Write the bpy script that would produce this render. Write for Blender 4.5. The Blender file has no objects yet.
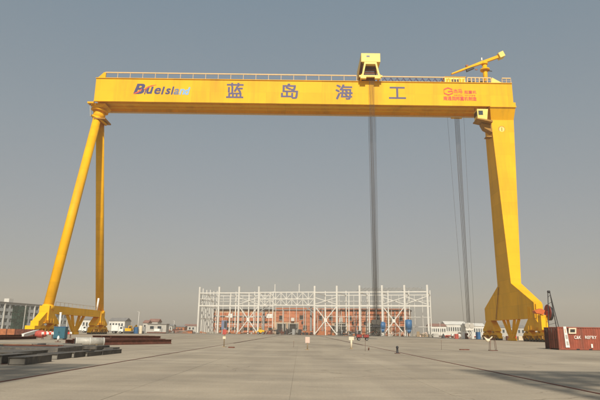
import bpy, bmesh, math, random
from mathutils import Vector, Matrix
random.seed(7)
sc = bpy.context.scene
COL = sc.collection
# ------------------------------------------------------------------ camera
FPX = 544.0; PITCH = math.atan(132/544); ROLL = 0.0145; YAW = math.radians(0.2); EYE = Vector((0, 0, 1.6))
RZ = Matrix.Rotation(YAW, 3, 'Z')
FWD = RZ @ Vector((0, math.cos(PITCH), math.sin(PITCH)))
R0 = RZ @ Vector((1, 0, 0)); U0 = RZ @ Vector((0, -math.sin(PITCH), math.cos(PITCH)))
RGT = R0*math.cos(ROLL) + U0*math.sin(ROLL); UPV = -R0*math.sin(ROLL) + U0*math.cos(ROLL)
cd = bpy.data.cameras.new('camera'); cam = bpy.data.objects.new('camera', cd); COL.objects.link(cam)
cd.sensor_width = 36; cd.lens = 36*FPX/600; cd.clip_end = 20000; cd.clip_start = 0.1
cam.matrix_world = Matrix((( RGT.x, UPV.x, -FWD.x, EYE.x), (RGT.y, UPV.y, -FWD.y, EYE.y), (RGT.z, UPV.z, -FWD.z, EYE.z), (0,0,0,1)))
sc.camera = cam
# ------------------------------------------------------------------ sky and sun (sun behind the photographer, a little to the right)
SUN_EL = math.radians(38); SUN_AZ = math.radians(2.6)
w = bpy.data.worlds.new('World'); sc.world = w; w.use_nodes = True
nt = w.node_tree; nt.nodes.clear()
N = nt.nodes.new; L = nt.links.new
out = N('ShaderNodeOutputWorld'); bg = N('ShaderNodeBackground'); sky = N('ShaderNodeTexSky')
sky.sky_type = 'NISHITA'; sky.sun_disc = False
sky.sun_elevation = SUN_EL; sky.sun_rotation = math.pi - SUN_AZ
sky.altitude = 0; sky.air_density = 1.0; sky.dust_density = 2.2; sky.ozone_density = 1.0
hs = N('ShaderNodeHueSaturation'); hs.inputs['Saturation'].default_value = 0.7; hs.inputs['Value'].default_value = 1.0
smog = N('ShaderNodeMix'); smog.data_type = 'RGBA'; smog.inputs['Factor'].default_value = 0.72; tc = N('ShaderNodeTexCoord'); sxz = N('ShaderNodeSeparateXYZ'); L(tc.outputs['Generated'], sxz.inputs[0])   # smog: dun near the horizon, blue grey overhead, the same all round
sr = N('ShaderNodeValToRGB'); L(sxz.outputs['Z'], sr.inputs['Fac']); ce = sr.color_ramp.elements
ce[0].position = 0.0; ce[0].color = (0.235, 0.215, 0.185, 1); ce[1].position = 0.6; ce[1].color = (0.16, 0.225, 0.27, 1)
e3 = ce.new(0.17); e3.color = (0.235, 0.232, 0.215, 1); e4 = ce.new(0.34); e4.color = (0.212, 0.243, 0.25, 1)
smk = N('ShaderNodeVectorMath'); smk.operation = 'SCALE'; smk.inputs['Scale'].default_value = 10.0; L(sr.outputs['Color'], smk.inputs[0]); L(smk.outputs[0], smog.inputs['B'])
L(sky.outputs[0], hs.inputs['Color']); L(hs.outputs[0], smog.inputs['A']); L(smog.outputs['Result'], bg.inputs['Color']); L(bg.outputs[0], out.inputs['Surface'])
bg.inputs['Strength'].default_value = 0.122
sd = bpy.data.lights.new('sun', 'SUN'); sd.energy = 4.8; sd.angle = math.radians(1.5); sd.color = (1.0, 0.92, 0.78)
so = bpy.data.objects.new('sun', sd); COL.objects.link(so)
sdir = Vector((math.sin(SUN_AZ)*math.cos(SUN_EL), -math.cos(SUN_AZ)*math.cos(SUN_EL), math.sin(SUN_EL)))   # towards the sun
so.rotation_euler = sdir.to_track_quat('Z', 'Y').to_euler(); so.location = (20, -60, 80)
vs = sc.view_settings; vs.view_transform = 'Standard'; vs.look = 'None'; vs.exposure = 0.0; vs.gamma = 1.0; vs.use_curve_mapping = False
sc.cycles.use_denoising = True; sc.cycles.volume_bounces = 1; sc.cycles.max_bounces = 6

# ------------------------------------------------------------------ pixel helpers (photo 600 x 400)
def ray(x, y): return FWD + RGT*((x-300)/FPX) - UPV*((y-200)/FPX)
def atY(x, y, Y):
    d = ray(x, y); return EYE + d*(Y/d.y)
def gnd(x, y, z=0.0):
    d = ray(x, y); return EYE + d*((z-EYE.z)/d.z)
def gx(x, Y, z=0.0):                     # X on the ground plane row Y seen in photo column x
    X = 0.0
    for _ in range(12):
        v = Vector((X, Y, z)) - EYE; px = 300 + FPX*v.dot(RGT)/v.dot(FWD); X += (x-px)*Y/FPX
    return X

# ------------------------------------------------------------------ materials
MATS = {}
def mat(name, col, rough=0.6, metal=0.0, var=0.18, scale=1.2, dirt=None, dirt_amt=0.0, streak=False, bump=0.0, bscale=8.0, rnd=0.0, spec=None, detail=6):
    m = bpy.data.materials.new(name); m.use_nodes = True; MATS[name] = m
    t = m.node_tree; b = t.nodes['Principled BSDF']; n = t.nodes.new; l = t.links.new
    b.inputs['Roughness'].default_value = rough; b.inputs['Metallic'].default_value = metal
    if spec is not None: b.inputs['Specular IOR Level'].default_value = spec
    geo = n('ShaderNodeNewGeometry')
    nz = n('ShaderNodeTexNoise'); nz.inputs['Scale'].default_value = scale; nz.inputs['Detail'].default_value = detail; nz.inputs['Roughness'].default_value = 0.62
    l(geo.outputs['Position'], nz.inputs['Vector'])
    r = n('ShaderNodeValToRGB'); e = r.color_ramp.elements
    e[0].position = 0.3; e[1].position = 0.72
    e[0].color = tuple(c*(1-var) for c in col)+(1,); e[1].color = tuple(min(1, c*(1+var)) for c in col)+(1,)
    l(nz.outputs['Fac'], r.inputs['Fac']); cur = r.outputs['Color']
    if dirt is not None:
        mp = n('ShaderNodeMapping'); mp.inputs['Scale'].default_value = (1, 1, 0.08) if streak else (1, 1, 1)
        l(geo.outputs['Position'], mp.inputs['Vector'])
        n2 = n('ShaderNodeTexNoise'); n2.inputs['Scale'].default_value = scale*1.7; n2.inputs['Detail'].default_value = 8; n2.inputs['Roughness'].default_value = 0.7
        l(mp.outputs[0], n2.inputs['Vector'])
        r2 = n('ShaderNodeValToRGB'); r2.color_ramp.elements[0].position = 0.5; r2.color_ramp.elements[1].position = 0.75
        r2.color_ramp.elements[0].color = (0,0,0,1); r2.color_ramp.elements[1].color = (dirt_amt,)*3+(1,)
        l(n2.outputs['Fac'], r2.inputs['Fac'])
        mx = n('ShaderNodeMix'); mx.data_type = 'RGBA'; mx.inputs['B'].default_value = tuple(dirt)+(1,)
        l(r2.outputs['Color'], mx.inputs['Factor']); l(cur, mx.inputs['A']); cur = mx.outputs['Result']
    if rnd:
        oi = n('ShaderNodeObjectInfo'); ma = n('ShaderNodeMapRange'); ma.inputs['To Min'].default_value = 1-rnd; ma.inputs['To Max'].default_value = 1+rnd
        l(oi.outputs['Random'], ma.inputs['Value'])
        vm = n('ShaderNodeVectorMath'); vm.operation = 'SCALE'; l(cur, vm.inputs[0]); l(ma.outputs[0], vm.inputs['Scale']); cur = vm.outputs[0]
    if name == 'yellow':                   # plate courses: each welded plate a shade of its own, a dull line at the weld
        sx = n('ShaderNodeSeparateXYZ'); l(geo.outputs['Position'], sx.inputs[0])
        def mth(op, a_, b_=None):
            q = n('ShaderNodeMath'); q.operation = op
            if hasattr(a_, 'links'): l(a_, q.inputs[0])
            else: q.inputs[0].default_value = a_
            if b_ is not None:
                if hasattr(b_, 'links'): l(b_, q.inputs[1])
                else: q.inputs[1].default_value = b_
            return q.outputs[0]
        gx_ = mth('DIVIDE', sx.outputs['X'], 5.9); gy_ = mth('DIVIDE', sx.outputs['Y'], 7.3); gz_ = mth('DIVIDE', mth('ADD', sx.outputs['Z'], 1.9), 3.87)
        cb = n('ShaderNodeCombineXYZ')
        for i_, g_ in enumerate((gx_, gy_, gz_)): l(mth('FLOOR', g_), cb.inputs[i_])
        wn = n('ShaderNodeTexWhiteNoise'); l(cb.outputs[0], wn.inputs['Vector'])
        tone = mth('ADD', mth('MULTIPLY', wn.outputs['Value'], 0.11), 0.93)
        def seam(g_, wdt): return mth('MULTIPLY', mth('LESS_THAN', mth('FRACT', g_), wdt), 0.1)
        tone = mth('MULTIPLY', tone, mth('SUBTRACT', 1.0, mth('MAXIMUM', seam(gx_, 0.02), seam(gz_, 0.026))))
        vm2 = n('ShaderNodeVectorMath'); vm2.operation = 'SCALE'; l(cur, vm2.inputs[0]); l(tone, vm2.inputs['Scale']); cur = vm2.outputs[0]
    l(cur, b.inputs['Base Color'])
    if bump:
        n3 = n('ShaderNodeTexNoise'); n3.inputs['Scale'].default_value = bscale; n3.inputs['Detail'].default_value = 8
        l(geo.outputs['Position'], n3.inputs['Vector'])
        bp = n('ShaderNodeBump'); bp.inputs['Strength'].default_value = bump; bp.inputs['Distance'].default_value = 0.03
        l(n3.outputs['Fac'], bp.inputs['Height']); l(bp.outputs[0], b.inputs['Normal'])
    return m
mat('yellow', (0.87, 0.45, 0.008), 0.6, var=0.08, scale=0.12, dirt=(0.4, 0.19, 0.02), dirt_amt=0.55, streak=True, spec=0.2)
mat('yellow_pale', (0.84, 0.62, 0.16), 0.5, var=0.07, scale=0.4, spec=0.35)
mat('yellow_rail', (0.66, 0.44, 0.2), 0.6, var=0.1)
mat('yellow_dark', (0.35, 0.17, 0.02), 0.7, var=0.25, scale=1)
mat('navy', (0.035, 0.035, 0.13), 0.6, var=0.2)
mat('letter_blue', (0.07, 0.065, 0.16), 0.6, var=0.2)
mat('bluegrey', (0.14, 0.17, 0.26), 0.6, var=0.15)
mat('lightblue', (0.22, 0.42, 0.66), 0.6, var=0.1)
mat('red_paint', (0.62, 0.05, 0.025), 0.55, var=0.2)
mat('rope', (0.05, 0.04, 0.035), 0.7, var=0.2)
mat('black', (0.025, 0.025, 0.028), 0.6, var=0.3)
mat('dark_steel', (0.07, 0.064, 0.056), 0.7, var=0.4, scale=1.4, dirt=(0.2, 0.165, 0.12), dirt_amt=0.85, rnd=0.3)
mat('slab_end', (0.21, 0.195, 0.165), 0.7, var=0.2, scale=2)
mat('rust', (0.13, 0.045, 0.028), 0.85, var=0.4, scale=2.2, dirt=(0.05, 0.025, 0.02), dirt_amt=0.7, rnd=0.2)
mat('rust_orange', (0.36, 0.13, 0.055), 0.85, var=0.3, scale=2.2)
mat('silver', (0.42, 0.40, 0.35), 0.55, metal=0.1, var=0.2, scale=2.5, dirt=(0.25,0.2,0.15), dirt_amt=0.6)
mat('red_dark', (0.26, 0.03, 0.022), 0.6, var=0.3)
mat('red_faded', (0.42, 0.075, 0.055), 0.7, var=0.25, scale=3)
mat('steel_white', (0.6, 0.58, 0.53), 0.6, var=0.08, scale=0.3)
mat('steel_grey', (0.26, 0.26, 0.25), 0.6, var=0.15, scale=0.3)
mat('brickwork', (0.45, 0.165, 0.085), 0.9, var=0.16, scale=0.35, dirt=(0.22, 0.1, 0.07), dirt_amt=0.6, rnd=0.16)
mat('mortar', (0.5, 0.34, 0.22), 0.9, var=0.2, scale=0.5)
mat('concrete_grey', (0.3, 0.28, 0.24), 0.85, var=0.2, scale=0.6)
mat('opening', (0.035, 0.033, 0.03), 0.8, var=0.3)
mat('wall_grey', (0.43, 0.445, 0.44), 0.8, var=0.1, scale=0.3)
mat('wall_white', (0.6, 0.58, 0.53), 0.75, var=0.1, scale=0.3)
mat('wall_stone', (0.42, 0.4, 0.36), 0.8, var=0.12, scale=0.3)
mat('roof_red', (0.25, 0.13, 0.10), 0.8, var=0.2, scale=0.5)
mat('roof_grey', (0.2, 0.19, 0.18), 0.8, var=0.15, scale=0.5)
mat('glass', (0.04, 0.055, 0.065), 0.15, var=0.3, rnd=0.35)
mat('glass_green', (0.035, 0.075, 0.06), 0.2, var=0.3, rnd=0.35)
mat('container_red', (0.29, 0.07, 0.038), 0.65, var=0.2, scale=1.6, dirt=(0.13, 0.06, 0.04), dirt_amt=0.85, streak=True)
mat('container_dark', (0.10, 0.028, 0.022), 0.7, var=0.2, scale=0.8)
mat('white_paint', (0.75, 0.73, 0.68), 0.6, var=0.07)
mat('cream', (0.68, 0.58, 0.42), 0.7, var=0.1)
mat('pink', (0.62, 0.46, 0.38), 0.7, var=0.08)
mat('wood', (0.3, 0.22, 0.13), 0.85, var=0.25, scale=4)
mat('blue_paint', (0.03, 0.12, 0.27), 0.5, var=0.2)
mat('teal_paint', (0.03, 0.12, 0.165), 0.5, var=0.2)
mat('orange_paint', (0.55, 0.12, 0.02), 0.5, var=0.15)
mat('rubber', (0.02, 0.02, 0.02), 0.85, var=0.3)
mat('leaf', (0.06, 0.08, 0.035), 0.9, var=0.35, scale=0.5)

def ground_mat(name, rnd):
    m = bpy.data.materials.new(name); m.use_nodes = True; MATS[name] = m
    t = m.node_tree; b = t.nodes['Principled BSDF']; n = t.nodes.new; l = t.links.new
    b.inputs['Roughness'].default_value = 0.9; b.inputs['Specular IOR Level'].default_value = 0.25
    geo = n('ShaderNodeNewGeometry')
    def noise(sc_, det, stretch=(1,1,1), rough=0.6):
        mp = n('ShaderNodeMapping'); mp.inputs['Scale'].default_value = stretch; l(geo.outputs['Position'], mp.inputs[0])
        z = n('ShaderNodeTexNoise'); z.inputs['Scale'].default_value = sc_; z.inputs['Detail'].default_value = det; z.inputs['Roughness'].default_value = rough
        l(mp.outputs[0], z.inputs['Vector']); return z.outputs['Fac']
    def ramp(f, p0, p1, c0, c1):
        r = n('ShaderNodeValToRGB'); r.color_ramp.elements[0].position = p0; r.color_ramp.elements[1].position = p1
        r.color_ramp.elements[0].color = c0+(1,); r.color_ramp.elements[1].color = c1+(1,); l(f, r.inputs['Fac']); return r.outputs['Color']
    def mul(a, c, fac=1.0):
        mx = n('ShaderNodeMix'); mx.data_type = 'RGBA'; mx.blend_type = 'MULTIPLY'; mx.inputs['Factor'].default_value = fac
        l(a, mx.inputs['A']); l(c, mx.inputs['B']); return mx.outputs['Result']
    c = ramp(noise(0.09, 6), 0.3, 0.7, (0.36, 0.303, 0.228), (0.435, 0.372, 0.288))
    c = mul(c, ramp(noise(0.42, 9, (0.3, 1, 1), 0.7), 0.34, 0.62, (0.78, 0.78, 0.78), (1.05, 1.04, 1.03)))     # dusty drag marks across
    c = mul(c, ramp(noise(0.5, 8, (1, 0.1, 1)), 0.3, 0.6, (0.86, 0.86, 0.87), (1.03, 1.03, 1.02)))        # along the traffic
    c = mul(c, ramp(noise(0.35, 9, rough=0.72), 0.62, 0.74, (1, 1, 1), (0.62, 0.6, 0.58)))                # oil and damp stains
    c = mul(c, ramp(noise(14, 6, rough=0.7), 0.3, 0.75, (0.84, 0.84, 0.84), (1.12, 1.12, 1.12)))          # grit
    # faint tyre rings
    mp = n('ShaderNodeMapping'); mp.inputs['Location'].default_value = (-4.6, -24.5, 0); l(geo.outputs['Position'], mp.inputs[0])
    vv = n('ShaderNodeVectorMath'); vv.operation = 'LENGTH'; l(mp.outputs[0], vv.inputs[0])
    rr = n('ShaderNodeValToRGB'); el = rr.color_ramp.elements; mr = n('ShaderNodeMath'); mr.operation = 'DIVIDE'; mr.inputs[1].default_value = 10.0
    l(vv.outputs['Value'], mr.inputs[0]); l(mr.outputs[0], rr.inputs['Fac'])
    el[0].position = 0.0; el[0].color = (1,1,1,1); el[1].position = 1.0; el[1].color = (1,1,1,1)
    for p_, v_ in ((0.15,1),(0.17,0.84),(0.19,1),(0.33,1),(0.35,0.84),(0.375,1)):
        e_ = el.new(p_); e_.color = (v_,v_,v_,1)
    brk = ramp(noise(0.8, 4), 0.42, 0.55, (0,0,0), (1,1,1))
    mx = n('ShaderNodeMix'); mx.data_type = 'RGBA'; mx.blend_type = 'MULTIPLY'
    l(brk, mx.inputs['Factor']); l(c, mx.inputs['A']); l(rr.outputs['Color'], mx.inputs['B']); c = mx.outputs['Result']
    # hairline cracks, only in some places
    wv = n('ShaderNodeTexNoise'); wv.inputs['Scale'].default_value = 0.7; wv.inputs['Detail'].default_value = 6; l(geo.outputs['Position'], wv.inputs['Vector'])
    ad = n('ShaderNodeVectorMath'); ad.operation = 'MULTIPLY_ADD'; ad.inputs[1].default_value = (1.6,1.6,0); l(wv.outputs['Color'], ad.inputs[0]); l(geo.outputs['Position'], ad.inputs[2])
    vo = n('ShaderNodeTexVoronoi'); vo.feature = 'DISTANCE_TO_EDGE'; vo.inputs['Scale'].default_value = 0.16; l(ad.outputs[0], vo.inputs['Vector'])
    ck = ramp(vo.outputs['Distance'], 0.0, 0.0045, (0.5, 0.48, 0.45), (1, 1, 1))
    mk = ramp(noise(0.07, 3), 0.5, 0.56, (0, 0, 0), (1, 1, 1))
    mx2 = n('ShaderNodeMix'); mx2.data_type = 'RGBA'; mx2.blend_type = 'MULTIPLY'; l(mk, mx2.inputs['Factor']); l(c, mx2.inputs['A']); l(ck, mx2.inputs['B']); c = mx2.outputs['Result']
    c = mul(c, ramp(noise(0.045, 8, (1, 0.45, 1), 0.68), 0.5, 0.66, (1, 1, 1), (0.66, 0.65, 0.64)))       # broad worn and damp areas
    c = mul(c, ramp(noise(0.23, 10, (1, 0.6, 1), 0.75), 0.66, 0.71, (1, 1, 1), (0.6, 0.58, 0.55)))        # spills
    if rnd:
        oi = n('ShaderNodeObjectInfo'); ma = n('ShaderNodeMapRange'); ma.inputs['To Min'].default_value = 1-rnd; ma.inputs['To Max'].default_value = 1+rnd*0.7
        l(oi.outputs['Random'], ma.inputs['Value']); vm = n('ShaderNodeVectorMath'); vm.operation = 'SCALE'
        l(c, vm.inputs[0]); l(ma.outputs[0], vm.inputs['Scale']); c = vm.outputs[0]
    l(c, b.inputs['Base Color'])
    bp = n('ShaderNodeBump'); bp.inputs['Strength'].default_value = 0.35; bp.inputs['Distance'].default_value = 0.02
    l(noise(9, 10, rough=0.7), bp.inputs['Height']); l(bp.outputs[0], b.inputs['Normal'])
ground_mat('yard_ground', 0.0); ground_mat('yard_slab', 0.035)

# ------------------------------------------------------------------ mesh helpers
WL = {}                                   # world location of every object (parents are never rotated or scaled)
CACHE = {}
def link(name, me, loc, parent=None):
    o = bpy.data.objects.new(name, me); COL.objects.link(o); loc = Vector(loc); WL[o] = loc
    if parent is not None:
        o.parent = parent; o.location = loc - WL[parent]
    else: o.location = loc
    return o
def tag(o, label, cat, group=None, kind=None):
    if label: o['label'] = label
    if cat: o['category'] = cat
    if group: o['group'] = group
    if kind: o['kind'] = kind
    return o
def thing(name, label, cat, loc=(0,0,0), group=None):
    o = bpy.data.objects.new(name, None); COL.objects.link(o); o.location = loc; WL[o] = Vector(loc); o.empty_display_size = 0.5
    return tag(o, label, cat, group)
def pyd(name, verts, faces, m, smooth=False):
    me = bpy.data.meshes.new(name); me.from_pydata([tuple(v) for v in verts], [], faces); me.materials.append(MATS[m])
    bm = bmesh.new(); bm.from_mesh(me); bmesh.ops.recalc_face_normals(bm, faces=bm.faces); bm.to_mesh(me); bm.free()
    if smooth:
        for p_ in me.polygons: p_.use_smooth = len(p_.vertices) == 4
    return me
CUBE_F = [(0,1,3,2),(4,6,7,5),(0,4,5,1),(2,3,7,6),(0,2,6,4),(1,5,7,3)]
def box_mesh(size, m, rz=0.0, bev=0.0):
    key = ('b', tuple(round(s, 3) for s in size), m, round(rz, 3), bev)
    if key in CACHE: return CACHE[key]
    vs_ = [Vector(((i-.5)*size[0], (j-.5)*size[1], (k-.5)*size[2])) for i in (0,1) for j in (0,1) for k in (0,1)]
    if rz: Rm = Matrix.Rotation(rz, 3, 'Z'); vs_ = [Rm @ v for v in vs_]
    me = pyd('box', vs_, CUBE_F, m)
    if bev:
        bm = bmesh.new(); bm.from_mesh(me); bmesh.ops.bevel(bm, geom=bm.edges[:], offset=bev, segments=2, affect='EDGES', profile=0.5); bm.to_mesh(me); bm.free()
    CACHE[key] = me; return me
def box(name, c, size, m, parent=None, rz=0.0, bev=0.0): return link(name, box_mesh(size, m, rz, bev), c, parent)
def box2(name, lo, hi, m, parent=None, bev=0.0):
    lo, hi = Vector(lo), Vector(hi); return box(name, (lo+hi)/2, hi-lo, m, parent, 0.0, bev)
def frame_of(d):
    d = d.normalized(); up = Vector((0,0,1)) if abs(d.z) < 0.97 else Vector((0,1,0))
    s = d.cross(up).normalized(); return d, s, s.cross(d)
def bar(name, p, q, wd, ht, m, parent=None):
    p, q = Vector(p), Vector(q); d = q-p; key = ('r', tuple(round(x, 3) for x in d), round(wd,3), round(ht,3), m)
    if key not in CACHE:
        _, s, u = frame_of(d); vs_ = [o + s*(wd*a) + u*(ht*b) for o in (Vector(), d) for a in (-.5,.5) for b in (-.5,.5)]
        CACHE[key] = pyd('bar', vs_, CUBE_F, m)
    return link(name, CACHE[key], p, parent)
def tube_geo(p, q, r1, r2, n):
    d = q-p; _, s, u = frame_of(d); vs_ = []; fs = []
    for i, (o, r) in enumerate(((p, r1), (q, r2))):
        for k in range(n): a = 2*math.pi*k/n; vs_.append(o + s*(r*math.cos(a)) + u*(r*math.sin(a)))
    for k in range(n): fs.append((k, (k+1) % n, n+(k+1) % n, n+k))
    fs.append(tuple(range(n))[::-1]); fs.append(tuple(range(n, 2*n))); return vs_, fs
def tube(name, p, q, r, m, parent=None, r2=None, n=12, smooth=True):
    p, q = Vector(p), Vector(q); r2 = r if r2 is None else r2; key = ('t', tuple(round(x, 3) for x in q-p), round(r,3), round(r2,3), n, m)
    if key not in CACHE:
        v, f = tube_geo(Vector(), q-p, r, r2, n); CACHE[key] = pyd('tube', v, f, m, smooth)
    return link(name, CACHE[key], p, parent)
def prism(name, poly, axis, a, b, m, parent=None, bev=0.0):
    """polygon extruded along an axis: axis 'X' -> poly is (y,z); 'Y' -> (x,z); 'Z' -> (x,y)"""
    def P(u, v, t): return {'X': (t,u,v), 'Y': (u,t,v), 'Z': (u,v,t)}[axis]
    o = Vector(P(poly[0][0], poly[0][1], a)); n = len(poly)
    vs_ = [Vector(P(u, v, a))-o for u, v in poly] + [Vector(P(u, v, b))-o for u, v in poly]
    fs = [tuple(range(n))[::-1], tuple(range(n, 2*n))] + [(i, (i+1) % n, n+(i+1) % n, n+i) for i in range(n)]
    return link(name, pyd(name, vs_, fs, m), o, parent)
def loft(name, rings, m, parent=None):
    """rings of 4 points"""
    o = Vector(rings[0][0]); vs_ = [Vector(v)-o for r in rings for v in r]; fs = []; k = len(rings[0])
    for i in range(len(rings)-1):
        for j in range(k): fs.append((i*k+j, i*k+(j+1) % k, (i+1)*k+(j+1) % k, (i+1)*k+j))
    fs.append(tuple(range(k))[::-1]); fs.append(tuple(range((len(rings)-1)*k, len(rings)*k)))
    return link(name, pyd(name, vs_, fs, m), o, parent)
def text_mesh(s, m, height, bold=0.0, shear=0.0, width=None, depth=0.02):
    cu = bpy.data.curves.new('t', 'FONT'); cu.body = s; cu.size = 1; cu.extrude = 0.0; cu.shear = shear; cu.align_x = 'LEFT'; cu.resolution_u = 4
    ob = bpy.data.objects.new('t', cu); COL.objects.link(ob)
    dg = bpy.context.evaluated_depsgraph_get(); me = bpy.data.meshes.new_from_object(ob.evaluated_get(dg)); bpy.data.objects.remove(ob)
    xs = [v.co.x for v in me.vertices]; ys = [v.co.y for v in me.vertices]
    x0, x1, y0, y1 = min(xs), max(xs), min(ys), max(ys); k = height/(y1-y0); kx = k if width is None else width/(x1-x0)
    for v in me.vertices: v.co = Vector(((v.co.x-(x0+x1)/2)*kx, 0, (v.co.y-(y0+y1)/2)*k))
    bm = bmesh.new(); bm.from_mesh(me)
    offs = [(0,0)] + ([(-bold,-bold),(bold,-bold),(-bold,bold),(bold,bold)] if bold else [])
    src = bm.faces[:]; layers = [src]
    for _ in offs[1:]: layers.append([f for f in bmesh.ops.duplicate(bm, geom=src)['geom'] if isinstance(f, bmesh.types.BMFace)])
    for i, (fs_, of_) in enumerate(zip(layers, offs)):      # painted strokes thickened by shifted layers
        vv = {v for f in fs_ for v in f.verts}; bmesh.ops.translate(bm, verts=list(vv), vec=(of_[0]*height, -depth-0.0025*i, of_[1]*height))
    bm.to_mesh(me); bm.free()
    me.materials.clear(); me.materials.append(MATS[m]); return me
def text(name, s, c, m, height, parent, **kw): return link(name, text_mesh(s, m, height, **kw), c, parent)

# ================================================================== SETTING: the yard
me = pyd('ground', [(-6000,-400,0),(6000,-400,0),(6000,9000,0),(-6000,9000,0)], [(0,1,2,3)], 'yard_ground')
ground = link('ground', me, (0,0,-0.05)); tag(ground, None, None, kind='structure')
RL, RR = -9.07, 8.6                       # the two rails let into the concrete
xs_ = [RL-0.09-4.37*k for k in range(9, 0, -1)]
cols = [(x, x+4.37) for x in xs_]
inner = (RR-RL-0.18)/4
cols += [(RL+0.09+inner*k, RL+0.09+inner*(k+1)) for k in range(4)]
cols += [(RR+0.09+4.37*k, RR+0.09+4.37*(k+1)) for k in range(9)]
rows = [3.0+6.0*k for k in range(12)]
for ci, (xa, xb) in enumerate(cols):
    for ri, y in enumerate(rows):
        if max(abs(xa), abs(xb)) > 12 + 0.68*(y+6): continue
        gl = 0.007 if abs(xa+4.65) < 0.3 else 0.0015; gr = 0.007 if abs(xb+4.65) < 0.3 else 0.0015
        link('slab', box_mesh((xb-xa-gl-gr, 6.0-0.003, 0.2), 'yard_slab', 0.0, 0.004), ((xa+gl+xb-gr)/2, y+3, -0.1+random.uniform(-0.0015, 0.0015)), ground)
for X in (RL, RR):
    ch = box2('rail_channel', (X-0.085, -60, -0.046), (X+0.085, 420, -0.03), 'black', ground)
    prism('rail', [(X-0.055,-0.029),(X+0.055,-0.029),(X+0.045,-0.005),(X+0.036,0.012),(X-0.036,0.012),(X-0.045,-0.005)], 'Y', -60, 420, 'rust', ground)

# ================================================================== THE BIG GANTRY CRANE
crane = thing('gantry_crane', 'huge yellow gantry crane spanning the whole yard', 'gantry crane', (0,164.5,0))
GY0, GY1, GZ0, GZ1, GX0, GX1 = 160.0, 169.0, 71.85, 79.6, -66.3, 66.5
girder = prism('girder', [(GY0,GZ0),(GY0+0.5,GZ0),(GY0+0.5,GZ0+0.8),(GY1-0.5,GZ0+0.8),(GY1-0.5,GZ0),(GY1,GZ0),(GY1,GZ1),(GY0,GZ1)], 'X', GX0, GX1, 'yellow', crane)
# lips, rails and stiffeners of the girder
box2('flange', (GX0-0.1, GY0-0.28, GZ1+0.003), (GX1, GY0+0.6, GZ1+0.18), 'yellow', girder)
box2('bottom_flange', (GX0-0.1, GY0-0.12, GZ0-0.12), (58.9, GY0+0.5, GZ0-0.003), 'yellow', girder)
box2('bottom_flange', (GX0-0.1, GY1-0.6, GZ0-0.2), (58.9, GY1+0.5, GZ0-0.003), 'yellow_rail', girder)
box2('trolley_rail', (GX0+0.5, GY0+0.9, GZ1+0.003), (GX1-0.5, GY0+1.1, GZ1+0.2), 'rust', girder)
box2('trolley_rail', (GX0+0.5, GY1-1.1, GZ1+0.003), (GX1-0.5, GY1-0.9, GZ1+0.2), 'rust', girder)
for y in (163, 166): box2('bottom_rib', (GX0+1, y-0.12, GZ0+0.45), (58.5, y+0.12, GZ0+0.797), 'yellow', girder)
# railing along the front edge, left of the trolley
def railing(x0, x1, y, z, h, step, parent, m='yellow_rail', t=0.14, mids=(0.5,)):
    bar('handrail', (x0,y,z+h), (x1,y,z+h), 0.25, 0.34, m, parent)
    for f_ in mids: bar('mid_rail', (x0,y,z+h*f_), (x1,y,z+h*f_), 0.07, 0.07, m, parent)
    n = max(1, round(abs(x1-x0)/step))
    for i in range(n+1): x = x0+(x1-x0)*i/n; bar('railing_post', (x,y,z), (x,y,z+h-0.17), t, t, m, parent)
railing(-63.6, 17.0, GY0+0.1, GZ1+0.18, 1.95, 4.1, girder, mids=())
railing(24.8, 45.2, GY0+0.1, GZ1+0.18, 1.75, 20.4, girder, mids=())
for i in range(10):                       # zig-zag festoon between trolley and machinery
    xa = 25.0+2.02*i; z0, z1 = GZ1+0.2, GZ1+1.6
    bar('festoon_brace', (xa, GY0+0.4, z0), (xa+1.0, GY0+0.4, z1), 0.26, 0.26, 'navy', girder)
    bar('festoon_brace', (xa+1.0, GY0+0.4, z1), (xa+2.02, GY0+0.4, z0), 0.26, 0.26, 'navy', girder)
prism('end_gusset', [(-65.9,GZ1+0.18),(-63.4,GZ1+0.18),(-63.4,GZ1+2.2),(-64.0,GZ1+2.2)], 'Y', GY0+0.02, GY0+0.5, 'yellow', girder)
prism('end_gusset', [(60.0,GZ1+0.18),(63.4,GZ1+0.18),(60.3,GZ1+2.0)], 'Y', GY0-0.1, GY0+0.5, 'yellow_pale', girder)
railing(63.5, 66.3, GY0+0.1, GZ1+0.18, 1.7, 1.4, girder)
railing(52.4, 60.0, GY0+0.1, GZ1+0.18, 1.75, 1.25, girder, t=0.3)
for i in range(4): tube('pipe', (61.6+1.1*i, GY0+2.0, GZ1+0.2), (62.6+1.1*i, GY0+2.0, GZ1+1.5+0.25*(i % 2)), 0.22, 'bluegrey', girder, n=8)
for i in range(4): box('motor', (53.4+1.9*i, GY0+1.8, GZ1+0.85), (1.0, 0.9, 1.3), 'bluegrey' if i % 2 else 'black', girder)
# machinery house on top
mh = thing  # (kept simple: parts of the crane)
house = box2('machinery_house', (45.4, GY0+0.7, GZ1+0.2), (52.0, GY0+4.5, GZ1+2.35), 'yellow_pale', crane, bev=0.05)
box2('house_roof', (45.2, GY0+0.55, GZ1+2.354), (52.2, GY0+4.7, GZ1+2.5), 'yellow', house)
for i in range(7):
    x = 45.8+0.86*i
    if i in (2, 3, 4): box2('louvre', (x, GY0+0.62, GZ1+0.5), (x+0.6, GY0+0.697, GZ1+1.6), 'black', house)
    else: box2('panel', (x, GY0+0.62, GZ1+0.45), (x+0.55, GY0+0.697, GZ1+1.8), 'yellow', house)
for i in range(4): bar('roof_strut', (45.8+1.7*i, GY0+0.6, GZ1+0.2), (46.6+1.7*i, GY0+0.6, GZ1+1.9), 0.12, 0.12, 'yellow_dark', house)
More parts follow.
